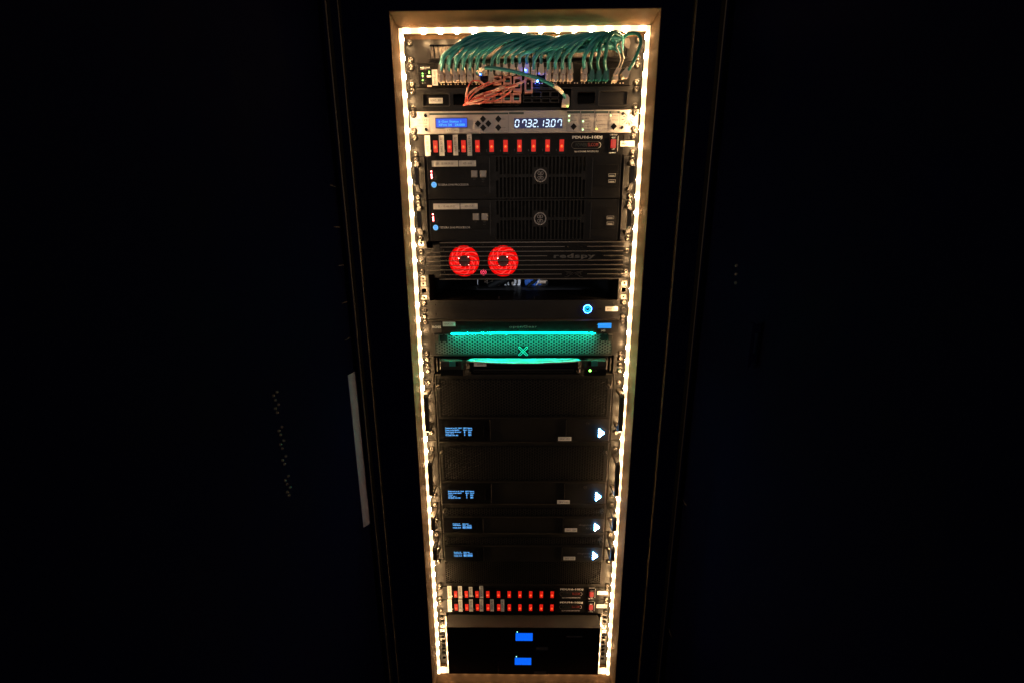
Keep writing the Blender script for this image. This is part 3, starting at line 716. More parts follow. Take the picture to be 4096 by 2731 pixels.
def sunb(b):
    for i in range(11):
        a = -1.2+i*2*math.pi/12; c,s = math.cos(a),math.sin(a); k = 1+.1*(i%3)
        r0,r1,w = .0042,.0115*k,.0018
        prism(b,[(x+r0*c+w*.2*s,h+r0*s-w*.2*c),(x+r1*c+w*s,h+r1*s-w*c),(x+r1*1.02*c-w*s*.6,h+r1*1.02*s+w*c*.6),(x+r0*c-w*.2*s,h+r0*s+w*.2*c)],Yc-.0003,Yc)
part('sunburst_emblem','inkgrey',tc,sunb)
rtext('BRAINSTORM','inkgrey',tc,4,1845,335,2085,358,Yc); rtext('ELECTRONICS','inkgrey',tc,4,1850,370,2025,382,Yc,font_sp=1.3)
sticker(tc,'LTC_101',3,857,438,1115,532,Yc-.0003,ink='ink',pad=(.14,.3))

# ================================================================= 5 / 31 / 32  POWER DISTRIBUTION UNITS
def pdu(k, label, geo):
    """geo: dict with measured x positions (in metres) and rows"""
    t = thing('power_distribution_unit',label,'power distribution unit',(0,0,(k+1)*U),'power distribution units with red rocker switches')
    Y = -.003; top = k*U
    faceplate(t,k,k+1,m='blackdeep'); screws(t,k,k+1)
    for s in (-1,1): part('end_plate','black',t,lambda b: box(b,s*.2412,s*geo['end'],Y-.0006,Y,top+.0008,top+U-.0008))
    xs, hc, sh = geo['xs'], top+geo['hc'], geo['sh']
    for i,x in enumerate(xs):
        fr = part('rocker_switch','gloss',t,lambda b: ringshape(b,rr(x-.0066,x+.0066,hc-.0165,hc+.0165,.001,2),rr(x-.0047,x+.0047,hc-.0115,hc+.0115,.0006,2),Y-.0022,Y))
        def rocker(b):
            w, a = .0046, .0113
            P = [(hc-a,Y-.0006),(hc-a,Y-.0048),(hc,Y-.0030),(hc+a,Y-.0016),(hc+a,Y-.0003)]
            A = [b.verts.new(V3(x-w,y,h)) for h,y in P]; B = [b.verts.new(V3(x+w,y,h)) for h,y in P]
            b.faces.new(A); b.faces.new(B[::-1])
            for j in range(5): b.faces.new((A[j],B[j],B[(j+1)%5],A[(j+1)%5]))
        part('rocker','red_lit',fr,rocker)
        part('rocker_glow','orange_lit',fr,lambda b: lathe(b,x,hc+.0012,[(.0038,-.0024+Y),(.0030,Y-.0037),(0,Y-.0039)],12))
        part('rocker_glow','amber_lit',fr,lambda b: lathe(b,x,hc+.0012,[(.0018,-.0032+Y),(.0012,Y-.0041),(0,Y-.0043)],10))
        text(str(i+1),'white' if i<3 else 'dimprint',t,x-.0118,x-.0098,hc+.006,hc+.0105,Y-.0002)
    for (a,b,c,d,s) in geo['stick']:
        st = pbox('label_sticker','paper',t,a,b,Y-.0030,Y-.0026,c,d,0)
        text(s,'inkgrey',st,a+(b-a)*.25,b-(b-a)*.25,c+(d-c)*.12,d-(d-c)*.2,Y-.0032,rot=True)
    g = geo['logo']
    text('PDU16-10DJ','white',t,g[0],g[1],top+.0050,top+.0125,Y-.0002,bold=.045)
    gw = g[1]-g[0]; text('POWER','darkgreen',t,g[0]+.12*gw,g[0]+.50*gw,top+.0195,top+.0265,Y-.0002,bold=.02)
    text('ELCOM','redprint',t,g[0]+.53*gw,g[0]+.87*gw,top+.0190,top+.0265,Y-.0002,bold=.02)
    part('logo_bracket','dimprint',t,lambda b: ringshape(b,rr(g[0]-.001,g[1]-.003,top+.0165,top+.0305,.0065),rr(g[0]-.0004,g[1]-.0036,top+.0171,top+.0299,.006),Y-.0002,Y))
    part('logo_bracket','white',t,lambda b: prism(b,[(g[1]-.0075,top+.0175),(g[1]-.0035,top+.0195),(g[1]-.002,top+.0235),(g[1]-.0035,top+.028),(g[1]-.0075,top+.0295),(g[1]-.0040,top+.027),(g[1]-.003,top+.0235),(g[1]-.004,top+.0205)],Y-.0004,Y))
    text('16A-10 CHANNEL SWITCHING PDU','white',t,g[0]+.006,g[1]-.007,top+.0345,top+.0378,Y-.0002,bold=.02)
    x = geo['main']
    fr = part('main_switch','gloss',t,lambda b: ringshape(b,rr(x-.009,x+.009,top+.0065,top+.036,.001,2),rr(x-.0058,x+.0058,top+.013,top+.0305,.0006,2),Y-.003,Y))
    part('rocker','dimred',fr,lambda b: box(b,x-.0055,x+.0055,Y-.0042,Y,top+.0133,top+.0302,.0012))
    text('RESET','white',fr,x-.004,x+.004,top+.0085,top+.0115,Y-.0032); text('OFF','white',fr,x-.003,x+.003,top+.0315,top+.0345,Y-.0032)
    text('ON/TRIP','white',t,x-.008,x+.008,top+.0022,top+.0050,Y-.0002,bold=.02); text('16A MAX','white',t,x-.008,x+.007,top+.0375,top+.0405,Y-.0002,bold=.02)
    part('switch_edge_line','white',t,lambda b: box(b,x+.0098,x+.0105,Y-.0003,Y,top+.006,top+.037))
    g = geo['tag']; st = pbox('label_sticker','paper',t,g[0],g[1],Y-.0013,Y-.0007,top+g[2],top+g[3],0)
    text(geo['tagtext'],'inkgrey',st,g[0]+.0035,g[1]-.0045,top+g[2]+.0035,top+g[3]-.003,Y-.0015)
    return t
Y=-.003
xs = [q(3,a,760,Y)[0] for a in (672,935,1198,1460,1724,1986,2248)]+[q(4,a,720,Y)[0] for a in (245,498,753)]
def stk(r,lst,Y=-.006):
    o = []
    for a,b,c,d,s in lst:
        x0,x1,h0,h1 = rect(r,a,b,c,d,Y); o.append((x0,x1,h0,h1,s))
    return o
base = dict(xs=xs,hc=.0245,sh=.022,end=.213,logo=(q(4,945,580,Y)[0],q(4,1490,580,Y)[0]),main=q(4,1685,700,Y)[0])
tg = rect(4,1815,658,2070,755,Y)
pdu(4,'power unit with ten red rockers directly under the cream timecode unit',
    dict(base,tag=(tg[0],tg[1],tg[2]-4*U,tg[3]-4*U),tagtext='PDU 101',
    stick=stk(3,[(470,578,570,965,'NWS_101 P1'),(736,574,832,962,'NWS_301 P2'),(998,566,1090,952,'NWS P301 P2'),(1265,552,1353,964,'LTC 101 P1')])))
tg = rect(18,1178,158,1340,210,Y)
pdu(30,'upper of the two lower power units, with three grey tags between its red rockers',
    dict(base,tag=(tg[0],tg[1],tg[2]-30*U,tg[3]-30*U),tagtext='PDU 102',
    stick=[s for s in stk(17,[(268,82,328,274,'SRV 102 P1'),(430,86,490,274,'SRV 103 P1'),(593,98,648,250,'SRV P1'),(755,82,812,270,'KVM P1')])]))
tg = rect(18,1165,360,1328,412,Y)
pdu(31,'lowest power unit with red rockers, five grey tags between them',
    dict(base,tag=(tg[0],tg[1],tg[2]-31*U,tg[3]-31*U),tagtext='PDU 103',
    stick=stk(17,[(270,288,332,474,'SRV 101 P2'),(436,290,496,474,'SRV 102 P2'),(597,288,655,472,'SRV 103 P2'),(757,288,814,470,'RSP P1'),(918,286,974,470,'OGP P2'),(1080,290,1134,472,'OGP P1')])))

# ================================================================= 6-9  LED PROCESSORS
def uhandle(parent, x, ha, hb, dep, w, t, m='black', rad=0.006):
    """U-shaped pull handle standing out from the plate"""
    def f(b):
        out = [(ha,0),(ha,-dep+rad),(ha+rad,-dep),(hb-rad,-dep),(hb,-dep+rad),(hb,0)]
        inn = [(ha+t,0),(ha+t,-dep+t+rad*.3),(ha+t+rad*.3,-dep+t),(hb-t-rad*.3,-dep+t),(hb-t,-dep+t+rad*.3),(hb-t,0)]
        for k in range(5):
            P = [out[k],out[k+1],inn[k+1],inn[k]]
            A = [b.verts.new(V3(x-w/2,y,h)) for h,y in P]; B = [b.verts.new(V3(x+w/2,y,h)) for h,y in P]
            b.faces.new(A); b.faces.new(B[::-1]); b.faces.new((A[0],B[0],B[1],A[1])); b.faces.new((A[3],A[2],B[2],B[3]))
            if k == 0: b.faces.new((A[0],A[3],B[3],B[0]))
            if k == 4: b.faces.new((A[1],B[1],B[2],A[2]))
        bmesh.ops.remove_doubles(b, verts=b.verts, dist=1e-6)
        es = [e for e in b.edges if len(e.link_faces) == 2 and e.calc_face_angle(0) > .4]
        bmesh.ops.bevel(b, geom=es, offset=.0009, segments=2, affect='EDGES')
    return part('handle',m,parent,f)
def processor(k, label, zy0, zx0, tagA, tagB):
    """zy0/zx0: offset of this unit's front in survey region 5 against the first"""
    t = thing('led_processor',label,'video processor',(0,0,(k+2)*U),'stacked video processors with round emblems')
    h0, h1 = k*U+.0008, (k+2)*U-.0008
    Y = -.014
    for s in (-1,1):
        part('rack_ear','black',t,lambda b: box(b,s*.2413,s*.2135,-.0035,0,h0,h1,.0004))
        part('ear_fold','grey',t,lambda b: box(b,s*.2155,s*.2135,-.012,-.0035,h0,h1,.0004))
        uhandle(t,s*.2270,h0+.012,h0+.072,.034,.0085,.0075,'grey',.012)
    screws(t,k,k+2,-.0035)
    xl, xr = -.2075, .2075
    vx0, vx1 = q(6,-600,400,Y)[0], .0
    # vent field measured from the photo: from x of region5 1500 to region6 1090
    vx0 = q(5,1500,900,Y)[0]; vx1 = q(6,1075,900,Y)[0]; cx = q(6,338,470,Y)[0]; ch = h0+.0405
    slots = []
    n = 24; pt = (vx1-vx0)/n
    for i in range(n):
        a = vx0+i*pt+.0012; bb = a+pt-.0034
        mid = (a+bb)/2
        if abs(mid-cx) < .0125:
            slots += [(a,bb,h0+.003,ch-.017),(a,bb,ch+.017,h1-.003)]
        elif i in (0,n-1): slots += [(a,bb,h0+.003,ch-.009),(a,bb,ch+.009,h1-.003)]
        else: slots += [(a,bb,h0+.003,ch-.0032),(a,bb,ch+.0032,h1-.003)]
    part('faceplate','ventblack',t,lambda b: plate(b,xl,xr,h0,h1,Y,Y+.003,slots))
    part('chassis','dark',t,lambda b: box(b,-.213,.213,Y+.008,.3,h0+.0002,h1-.0002))
    part('faceplate_edge','grey',t,lambda b: (box(b,xl,xl+.0014,Y-.0006,Y,h0,h1),box(b,xr-.0014,xr,Y-.0006,Y,h0,h1)))
    # raised side and centre panels
    px0, px1 = q(5,400,700,Y)[0], q(5,1400,700,Y)[0]
    part('control_panel','blackdeep',t,lambda b: box(b,px0+.004,px1-.003,Y-.001,Y,h0+.015,h0+.062,.0005))
    part('panel_seam','grey',t,lambda b: box(b,px1,px1+.0006,Y-.0012,Y,h0+.004,h1-.012))
    rx0 = q(6,1180,700,Y)[0]
    part('panel_seam','grey',t,lambda b: box(b,rx0,rx0+.0007,Y-.0012,Y,h0+.006,h1-.004))
    part('port_panel','blackdeep',t,lambda b: box(b,rx0+.003,xr-.006,Y-.0012,Y,h0+.019,h0+.0635,.0005))
    part('ring_emblem','midprint',t,lambda b: ringshape(b,circ(cx,ch,.0135,32),circ(cx,ch,.0112,32),Y-.0022,Y+.002))
    part('emblem_disc','blackdeep',t,lambda b: disc(b,cx,ch,.0111,Y-.0016,Y+.002,32))
    def emb(b):
        for sx in (-1,1):
            for sh in (-1,1):
                o = [(cx+sx*a,ch+sh*d) for a,d in ((.0008,.0012),(.0052,.0016),(.0066,.0042),(.0048,.0080),(.0012,.0082))]
                i_ = [(cx+sx*a,ch+sh*d) for a,d in ((.0016,.0022),(.0046,.0026),(.0056,.0044),(.0042,.0070),(.0020,.0072))]
                ringshape(b,o,i_,Y-.0021,Y-.0016)
        box(b,cx-.0004,cx+.0004,Y-.0021,Y-.0016,ch-.0075,ch+.0075)
    part('emblem_pattern','midprint',t,emb)
    T = lambda a,b,c,d: (5,a+zx0,b+zy0,c+zx0,d+zy0)
    sticker(t,tagA,*T(442,182,876,278),Y-.001,pad=(.18,.33)); sticker(t,tagB,*T(888,180,1172,274),Y-.001,pad=(.25,.33))
    for j,(dy,on) in enumerate(((360,1),(385,0),(411,1),(436,1),(462,1),(488,0))):
        rled(t,'redled' if on else 'dimprint',5,433+zx0+j*2,dy+zy0,Y-.001,.0013 if on else .0006,label='lit red' if on else None)
        rtext(('Power','Genlock','Video','Network A','Network B','Remote')[j],'dimprint',t,*T(455,dy-7,(485,503,500,530,530,518)[j],dy+7),Y-.001)
    lx,lh = q(5,480+zx0,580+zy0,Y)
    lg = part('round_logo','sky_logo',t,lambda b: disc(b,lx,lh,.0058,Y-.0016,Y,28))
    def lg2(b):
        for sx in (-1,1):
            for sh in (-1,1):
                ringshape(b,[(lx+sx*a,lh+sh*d) for a,d in ((.0004,.0006),(.0028,.0008),(.0034,.0022),(.0024,.0040),(.0006,.0042))],[(lx+sx*a,lh+sh*d) for a,d in ((.0009,.0011),(.0024,.0013),(.0028,.0022),(.0020,.0035),(.0010,.0036))],Y-.0019,Y-.0016)
    part('logo_pattern','ups_blue',lg,lg2)
    rtext('TESSERA SX40 PROCESSOR','white',t,*T(540,562,1050,594),Y-.001,bold=.0)
    for a in (1092,1236):
        x0,x1,hh0,hh1 = rect(*T(a,345,a+106,458),Y-.001)
        o = pbox('push_button','button',t,x0,x1,Y-.0035,Y-.001,hh0,hh1,.0008)
        part('button_cap','button',o,lambda b: box(b,x0+.0016,x1-.0016,Y-.0045,Y-.0034,hh0+.0016,hh1-.0016,.0005))
    rtext('TEST','dimprint',t,*T(1122,480,1165,492),Y-.001); rtext('FREEZE','dimprint',t,*T(1262,480,1312,492),Y-.001); rtext('LOCK','dimprint',t,*T(1265,522,1308,534),Y-.001)
    for i,(a,bq) in enumerate(((1460,395),(1458,493))):
        dx = -28 if k > 5 else 0; dy = 697 if k > 5 else 0
        x0,x1,hh0,hh1 = rect(6,a+dx,bq+dy,a+dx+118,bq+dy+52,Y-.0012)
        o = part('usb_port','alu',t,lambda b: ringshape(b,rr(x0,x1,hh0,hh1,.0004,2),rr(x0+.0008,x1-.0008,hh0+.0008,hh1-.0008,.0003,2),Y-.0022,Y-.001))
        pbox('port_recess','dark',o,x0+.0008,x1-.0008,Y-.0014,Y-.0011,hh0+.0008,hh1-.0008,0)
        pbox('contact_tongue','alu',o,x0+.002,x0+.0125,Y-.002,Y-.0014,hh0+.003,hh0+.006,0)
    return t
processor(5,'upper video processor, its front carrying two white tags and a round emblem',0,0,'SR - 10.100.30.50','XD - A-B')
processor(7,'lower video processor, just above the panel with two red fans',706,27,'SL - 10.100.30.51','XD - C-D')

# ================================================================= 10  TWO-FAN UNIT
fu = thing('tracking_server','ribbed black server with two glowing red fans','server',(0,0,11*U))
Y = -.012
bx0 = q(7,560,400,Y)[0]; bx1 = q(8,1905,400,Y)[0]
fh0, fh1 = 9*U+.0012, 11*U-.0045
fans = [(*q(7,996,440,Y),.0345),(*q(7,1717,440,Y),.0345)]
pwx,pwh = q(7,1357,645,Y)
part('faceplate','blackdeep',fu,lambda b: plate(b,bx0,bx1,fh0,fh1,Y,Y+.0025,(),fans))
part('chassis','blackdeep',fu,lambda b: box(b,-.215,.218,.035,.30,fh0,fh1))
for s in (-1,1):
    if s > 0: part('rack_ear','black',fu,lambda b: box(b,.2413,bx1,-.0045,0,fh0,fh1,.0004))
    else:
        e0,e1,a0,a1 = rect(7,150,200,560,690,-.004)
        part('rack_ear','black',fu,lambda b: box(b,-.2413,bx0+.0002,-.0045,0,a0,a1,.0004))
        for z0,z1 in ((140,200),(690,742)):
            rbox('ear_tab','black',fu,7,442 if z0<200 else 465,z0,548 if z0<200 else 568,z1,-.0046,-.002)
        for zy in (275,360,443,527,608):
            x0,x1,hh,_ = rect(7,318,zy-6,560,zy+6,-.0045); part('rib','rail',fu,lambda b: box(b,x0,x1,-.0056,-.0045,hh,hh+.0022,.0004))
for s,hh in ((-1,9*U+H2),(1,9*U+H2),(-1,10*U+H2),(1,10*U+H2)): screw(fu,s*SX,hh,-.0045)
x,h = q(7,232,445,-.004)
part('grommet','rail',fu,lambda b: lathe(b,x,h,[(.0062,-.0045),(.0060,-.0075),(.0034,-.0080),(.0030,-.004)],18))
part('grommet_hole','dark',fu,lambda b: disc(b,x,h,.0031,-.0062,-.0045,14))
# slats: thin proud ribs across the whole front
zl = (100,185,268,353,438,522,606,690,776)
for i,zy in enumerate(zl):
    xa,ha = q(7,548 if i in (0,8) else 560,zy,Y-.002); xb = q(8,1925 if i < 2 else 1900,zy,Y-.002)[0]
    segs = [(xa,xb)]
    g = lambda z: q(8,z,zy,Y-.002)[0]
    if i == 1: segs = [(xa,g(828)),(g(1240),xb)]
    if i == 3: segs = [(xa,g(500)),(g(1548),xb)]
    if i == 7: segs = [(xa,g(768)),(g(1242),xb)]
    w = .0009 if 0 < i < 8 else .0012
    for a,b in segs:
        pbox('slat','slat',fu,a,b,Y-.0035,Y,ha-w,ha+w,.0003)
for n_,(fx,fhh,fr) in enumerate(fans):
    fan = part('fan','fanframe',fu,lambda b: (lathe(b,fx,fhh,[(.0345,Y+.003),(.0345,Y+.026),(.0338,Y+.026),(.0338,Y+.003)],48), disc(b,fx,fhh,.0338,Y+.024,Y+.0255,40)))
    part('hub','fanhub',fan,lambda b: lathe(b,fx,fhh,[(.0128,Y+.020),(.0128,Y+.007),(.0118,Y+.0058),(0,Y+.0055)],32),smooth=False)
    nb = 9
    for k_ in range(nb):
        def blade(b,a0=2*math.pi*k_/nb+n_*.3):
            prev = None
            for j in range(9):
                r = .0130+(.0328-.0130)*j/8; sw = .95*(j/8)**1.3
                A = []
                for e,yy in ((0,Y+.008),(.33,Y+.012),(.62,Y+.019)):
                    a = a0+sw+e; A.append(b.verts.new(V3(fx+r*math.cos(a),yy,fhh+r*math.sin(a))))
                if prev:
                    for m_ in range(2): b.faces.new((prev[m_],A[m_],A[m_+1],prev[m_+1]))
                prev = A
        part('blade','blade',fan,blade,smooth=True,recalc=False)
        def edge(b,a0=2*math.pi*k_/nb+n_*.3):
            P = []
            for j in range(9):
                r = .0135+(.0325-.0135)*j/8; a = a0+.95*(j/8)**1.3; P.append(V3(fx+r*math.cos(a),Y+.0078,fhh+r*math.sin(a)))
            tube(b,P,.0007,4)
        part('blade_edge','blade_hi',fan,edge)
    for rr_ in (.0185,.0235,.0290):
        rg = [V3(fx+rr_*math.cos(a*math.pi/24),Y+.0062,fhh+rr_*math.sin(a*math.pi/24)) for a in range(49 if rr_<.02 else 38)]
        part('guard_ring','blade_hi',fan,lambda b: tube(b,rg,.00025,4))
    for a in (.75,2.35,3.6,5.5):
        led(fan,'fanled',fx+.0135*math.cos(a),fhh+.0135*math.sin(a),Y+.004,.0012)
rg = part('power_button','blackdeep',fu,lambda b: disc(b,pwx,pwh,.0068,Y-.0015,Y,28))
part('button_ring','pink_ring',rg,lambda b: ringshape(b,circ(pwx,pwh,.0066,28),circ(pwx,pwh,.0054,28),Y-.0022,Y-.0015))
part('power_symbol','pink_ring',rg,lambda b: (ringshape(b,circ(pwx,pwh,.0036,24),circ(pwx,pwh,.0026,24),Y-.0020,Y-.0015),box(b,pwx-.0005,pwx+.0005,Y-.0023,Y-.0015,pwh-.0042,pwh)))
rtext('redspy','darkprint',fu,8,622,300,1388,405,Y-.0002,bold=.035,font_sp=1.1)
def wing(b):
    for sgn in (-1,1):
        f = lambda zx,zy: q(8,993+sgn*zx,zy,Y)
        for w in (((170,625),(60,640),(0,668)),((140,640),(70,655),(20,690)),((120,665),(135,690),(95,705),(45,680)),((170,735),(110,728),(80,700),(30,672)),((130,660),(60,672))):
            P = [V3(f(*p)[0],Y-.0004,f(*p)[1]) for p in w]; tube(b,P,.0005,4)
part('wing_emblem','darkprint',fu,wing)
for zx in (886,1130): rled(fu,'steel',8,zx,180,Y,.0022,name='small_screw')
for r,zx,zy in ((7,620,235),(7,638,648),(7,1345,138),(8,48,225),(8,52,638)): rled(fu,'steel',r,zx,zy,Y,.0015,name='small_screw')

# ================================================================= CABLES SEEN THROUGH THE EMPTY UNIT
def rear(name,label,m,r,pts,Yd,rad,group=None,cat='cable'):
    P = [q(21,a,b,Yd) for a,b in pts]
    t = thing(name,label,cat,(P[0][0],Yd,P[0][1]),group)
    part('cord',m,t,lambda b: tube(b,bez([V3(x,Yd,h) for x,h in P],6),rad,7),smooth=True)
    return t
for i in range(9):
    a = 1310+i*44
    rear('network_cable','blue network cable hanging inside the rack, %s from the left of its bunch' % ORD[i],'bluecord',21,[(a-10,20),(a+5,110),(a+30+i*2,260),(1395+i*20,330),(1385+i*18,520)],.42-.004*(i%3),.0042,'blue cables behind the empty unit')
lab = ['leaning beside the blue bunch','hanging in the middle','crossing low on the left','with a kink near the top','farthest left, short','thin, nearest the metal clips','under the silver connectors']
for i,(pts,rd) in enumerate(((((1700,60),(1640,220),(1560,340),(1480,520)),.0028),(((850,60),(860,220),(900,330),(930,480)),.0030),(((450,350),(520,380),(620,430),(700,470)),.0045),(((1000,40),(1060,200),(1000,330),(1090,450)),.004),(((60,20),(66,120),(70,260)),.0016),(((1130,40),(1160,200),(1120,340),(1140,460)),.0050),(((1600,320),(1700,330),(1760,300),(1860,320)),.004))):
    rear('network_cable','pale cable inside the rack gap, '+lab[i],'whitecord',21,pts,.40-.006*i,rd)
for i,(pts,rd,l) in enumerate((((( 350,330),(560,210),(760,140),(900,60)),.012,'thick black cable crossing the pale ones on the left'),(((1300,400),(1400,290),(1560,160),(1640,60)),.0055,'black cable crossing in front of the blue bunch'),(((1560,400),(1720,350),(1860,260),(1900,180)),.005,'black cable curving round the brown connector'),(((540,280),(600,330),(640,420),(700,520)),.004,'thin black cable dropping in front of the pale ones'))):
    rear('power_cable',l,'blackcord',21,pts,.33,rd)
for i,(a,b,c,d,m) in enumerate(((420,150,640,240,'copper'),(450,290,560,340,'whitecord'),(760,240,830,330,'whitecord'),(950,180,1080,320,'alu'),(1660,140,1900,240,'copper'),(1100,130,1180,300,'alu'),(250,130,270,200,'copper'),(365,190,390,260,'whitecord'),(300,140,322,240,'copper'))):
    x0,x1,h0,h1 = rect(21,a,b,c,d,.40)
    t = thing('cable_connector',('brown','white','small white','silver','large brown','tall silver','first narrow brown','narrow white','second narrow brown')[i]+' connector block among the cables behind the empty unit','connector',(x0,.40,h1))
    part('housing',m,t,lambda bb: box(bb,x0,x1,.40,.43,h0,h1,.003)); part('latch',m,t,lambda bb: box(bb,x0+(x1-x0)*.3,x0+(x1-x0)*.6,.396,.40,h0+(h1-h0)*.2,h0+(h1-h0)*.6,.001))

# ================================================================= 13  ONE-UNIT SERVER
sv = thing('rack_server','slim plain black server with a glowing blue power button','server',(0,0,13*U))
x,h = q(8,1245,1322,-.003)
faceplate(sv,12,13,m='black'); screws(sv,12,13)
part('chassis','blackdeep',sv,lambda b: box(b,-.215,.215,.001,.36,12*U+.001,13*U-.001,.001))
for r,zx,zy in ((7,278,1348),(8,1908,1335)):
    xx,hh = q(r,zx,zy,-.003); part('thumb_screw','rail',sv,lambda b: lathe(b,xx,hh,[(.0055,-.003),(.0055,-.010),(.0046,-.011),(0,-.0108)],24),smooth=False)
vx0,vx1,vh0,vh1 = rect(7,785,1240,1095,1425,-.003)
part('vent_holes','dark',sv,lambda b: [disc(b,vx0+(i+.5*(j%2))*.0036,vh0+j*.0038,.0012,-.0033,-.003,6) for i in range(int((vx1-vx0)/.0036)) for j in range(int((vh1-vh0)/.0038))])
bt_ = part('power_button','gloss',sv,lambda b: disc(b,x,h,.0095,-.0048,-.003,32))
part('button_ring','blue_ring',bt_,lambda b: ringshape(b,circ(x,h,.0090,32),circ(x,h,.0070,32),-.0058,-.0048))
part('power_symbol','blue_ring',bt_,lambda b: (ringshape(b,circ(x,h,.0052,24),circ(x,h,.0036,24),-.0054,-.0048),box(b,x-.0007,x+.0007,-.0058,-.0048,h-.0056,h-.001)))
part('button_glow_ring','blue_led',bt_,lambda b: ringshape(b,circ(x,h,.0095,32),circ(x,h,.0091,32),-.0052,-.0046))
part('triangle_mark','blackdeep',sv,lambda b: prism(b,[q(8,1410,1320,-.003),q(8,1500,1298,-.003),q(8,1500,1340,-.003)],-.0034,-.003))
sticker(sv,'SRV 301',8,1575,1278,1808,1362,-.003,ink='inkgrey',pad=(.12,.3))
for r,zx,zy in ((7,465,1242),(7,480,1420),(8,1703,1232),(8,1690,1412)): rled(sv,'blackdeep',r,zx,zy,-.003,.0014,name='small_screw')
for a in (1645,): 
    for rr__,zz in ((7,1645),(8,262)):
        xx,_ = q(rr__,zz,1125,.03); pbox('lid_tab','rail',sv,xx-.0008,xx+.0008,.02,.022,12*U-.006,12*U+.0006)

# ================================================================= 14-15  MODULAR FRAME WITH TEAL LIGHT
og = thing('modular_frame','perforated modular frame lit teal from under its dark curved bezel','modular frame',(0,0,15*U))
oh0, oh1 = 13*U+.0006, 15*U-.0006
part('back_plate','black',og,lambda b: plate(b,-.2413,.2413,oh0,oh1,-.003,0,[(-.205,.205,oh0+.03,oh1-.003)])); screws(og,13,15)
bzx0,bzx1,_,bzh = rect(9,285,110,300,388,-.014)[0], rect(10,2000,110,2018,380,-.014)[1],0,rect(9,285,110,300,388,-.014)[3]
gx0, gx1 = q(9,310,600,-.010)[0], q(10,1985,600,-.010)[0]
gh1 = 15*U-.002
part('grille_surround','black',og,lambda b: plate(b,gx0,gx1,oh0+.020,gh1,-.0118,-.010,[(gx0+.013,gx1-.013,oh0+.034,gh1-.0045)]))
part('perforated_grille','ogrille',og,lambda b: grille(b,gx0+.011,gx1-.011,oh0+.028,gh1-.002,.0070,.0027,-.0110,-.0096))
part('grille_backing','dark',og,lambda b: box(b,gx0+.004,gx1-.004,-.001,.0,oh0+.02,gh1))
# dark patches of inner baffle behind the grille
hex_n = 24
def arcY(x): return -.016-.016*(1-(x/.21)**2)
def bzb(x): return .6085-.0040*max(0,1-(x/.18)**2)
def bez_(b):
    N = 40; P = [(bzx0+(bzx1-bzx0)*i/N, arcY(bzx0+(bzx1-bzx0)*i/N)) for i in range(N+1)]
    plan_prism(b, P+[(bzx1,-.004),(bzx0,-.004)], oh0+.0008, bzb)
part('upper_bezel','blackdeep',og,bez_)
part('bezel_top_edge','grey',og,lambda b: plan_prism(b,[(bzx0-.001+(bzx1-bzx0+.002)*i/20, arcY(bzx0+(bzx1-bzx0)*i/20)-.0006) for i in range(21)]+[(bzx1,-.004),(bzx0,-.004)], oh0-.0002, oh0+.0007))
lx0, lx1 = -.168, .165
def lb(b):
    N = 30; P = [(lx0+(lx1-lx0)*i/N) for i in range(N+1)]
    plan_prism(b,[(x,arcY(x)-.0016) for x in P]+[(x,arcY(x)+.0030) for x in P[::-1]], lambda x: bzb(x)+.0003, lambda x: bzb(x)+.0012)
part('light_bar','teal_light',og,lb)
Yb = lambda r,zx,zy: arcY(q(r,zx,zy,-.018)[0])-.0004
yb = Yb(9,430,250)
nb_ = rbox('name_plate','rail',og,9,330,152,545,365,yb-.0015,yb+.002,.0006)
rtext('ROSS','white',nb_,9,352,225,530,272,yb-.0016,bold=.03)
yb = Yb(9,700,190); sticker(og,'OGP_101',9,568,142,828,232,yb-.0006,ink='inkgrey',pad=(.14,.3))
yb = arcY(0)-.0003
x0,_,h0,h1 = rect(9,1925,218,1935,275,yb); _,x1,_,_ = rect(10,340,218,350,275,yb)
text('openGear','midprint',og,x0,x1,h0,h1,yb-.0003,bold=.0,font_sp=1.05)
yb = Yb(10,1700,220)
rbox('small_display','lcd_sky',og,10,1545,170,1870,270,yb-.0012,yb+.002,0); rtext('10.100.20.11','lcd_text',og,10,1560,188,1780,208,yb-.0013)
x,h = q(10,1425,228,yb-.001); part('ring_mark','dimprint',og,lambda b: (ringshape(b,circ(x,h,.0042,20),circ(x,h,.0033,20),yb-.001,yb+.002),box(b,x+.0042,x+.0125,yb-.001,yb+.001,h-.0004,h+.0004)))
rtext('oG','white',og,10,1640,296,1745,338,yb,bold=.04)
for r,a,b_,c,d in ((9,395,415,490,555),(10,1805,405,1895,548)):
    rbox('latch','rail',og,r,a,b_,c,d,-.020,-.010,.001)
for r,a,b_,c,d in ((9,492,410,660,540),(10,1650,400,1805,520)):
    rbox('latch_recess','dark',og,r,a,b_,c,d,-.0124,-.0118,0)
# X emblem
cx_,chh = q(9,2212,735,-.012)
def xem(b):
    for s in (-1,1):
        n_ = 6; L_,w = .0125,.0026
        o,i_ = [],[]
        for (tx,a0) in ((1,-90),(-1,90)):
            for k_ in range(n_+1):
                a = math.radians(a0+180*k_/n_)
                o.append((tx*L_+w*math.cos(a),w*math.sin(a))); i_.append((tx*L_+w*.55*math.cos(a),w*.55*math.sin(a)))
        ca,sa = math.cos(.79),s*math.sin(.79)
        R_ = lambda P: [(cx_+x*ca-y*sa,chh+x*sa+y*ca) for x,y in P]
        ringshape(b,R_(o),R_(i_),-.0142-.0003*s,-.0130)
part('cross_emblem','teal_logo',og,xem)
part('emblem_plate','blackdeep',og,lambda b: box(b,cx_-.012,cx_+.012,-.0130,-.0119,chh-.0125,chh+.0115,.003))

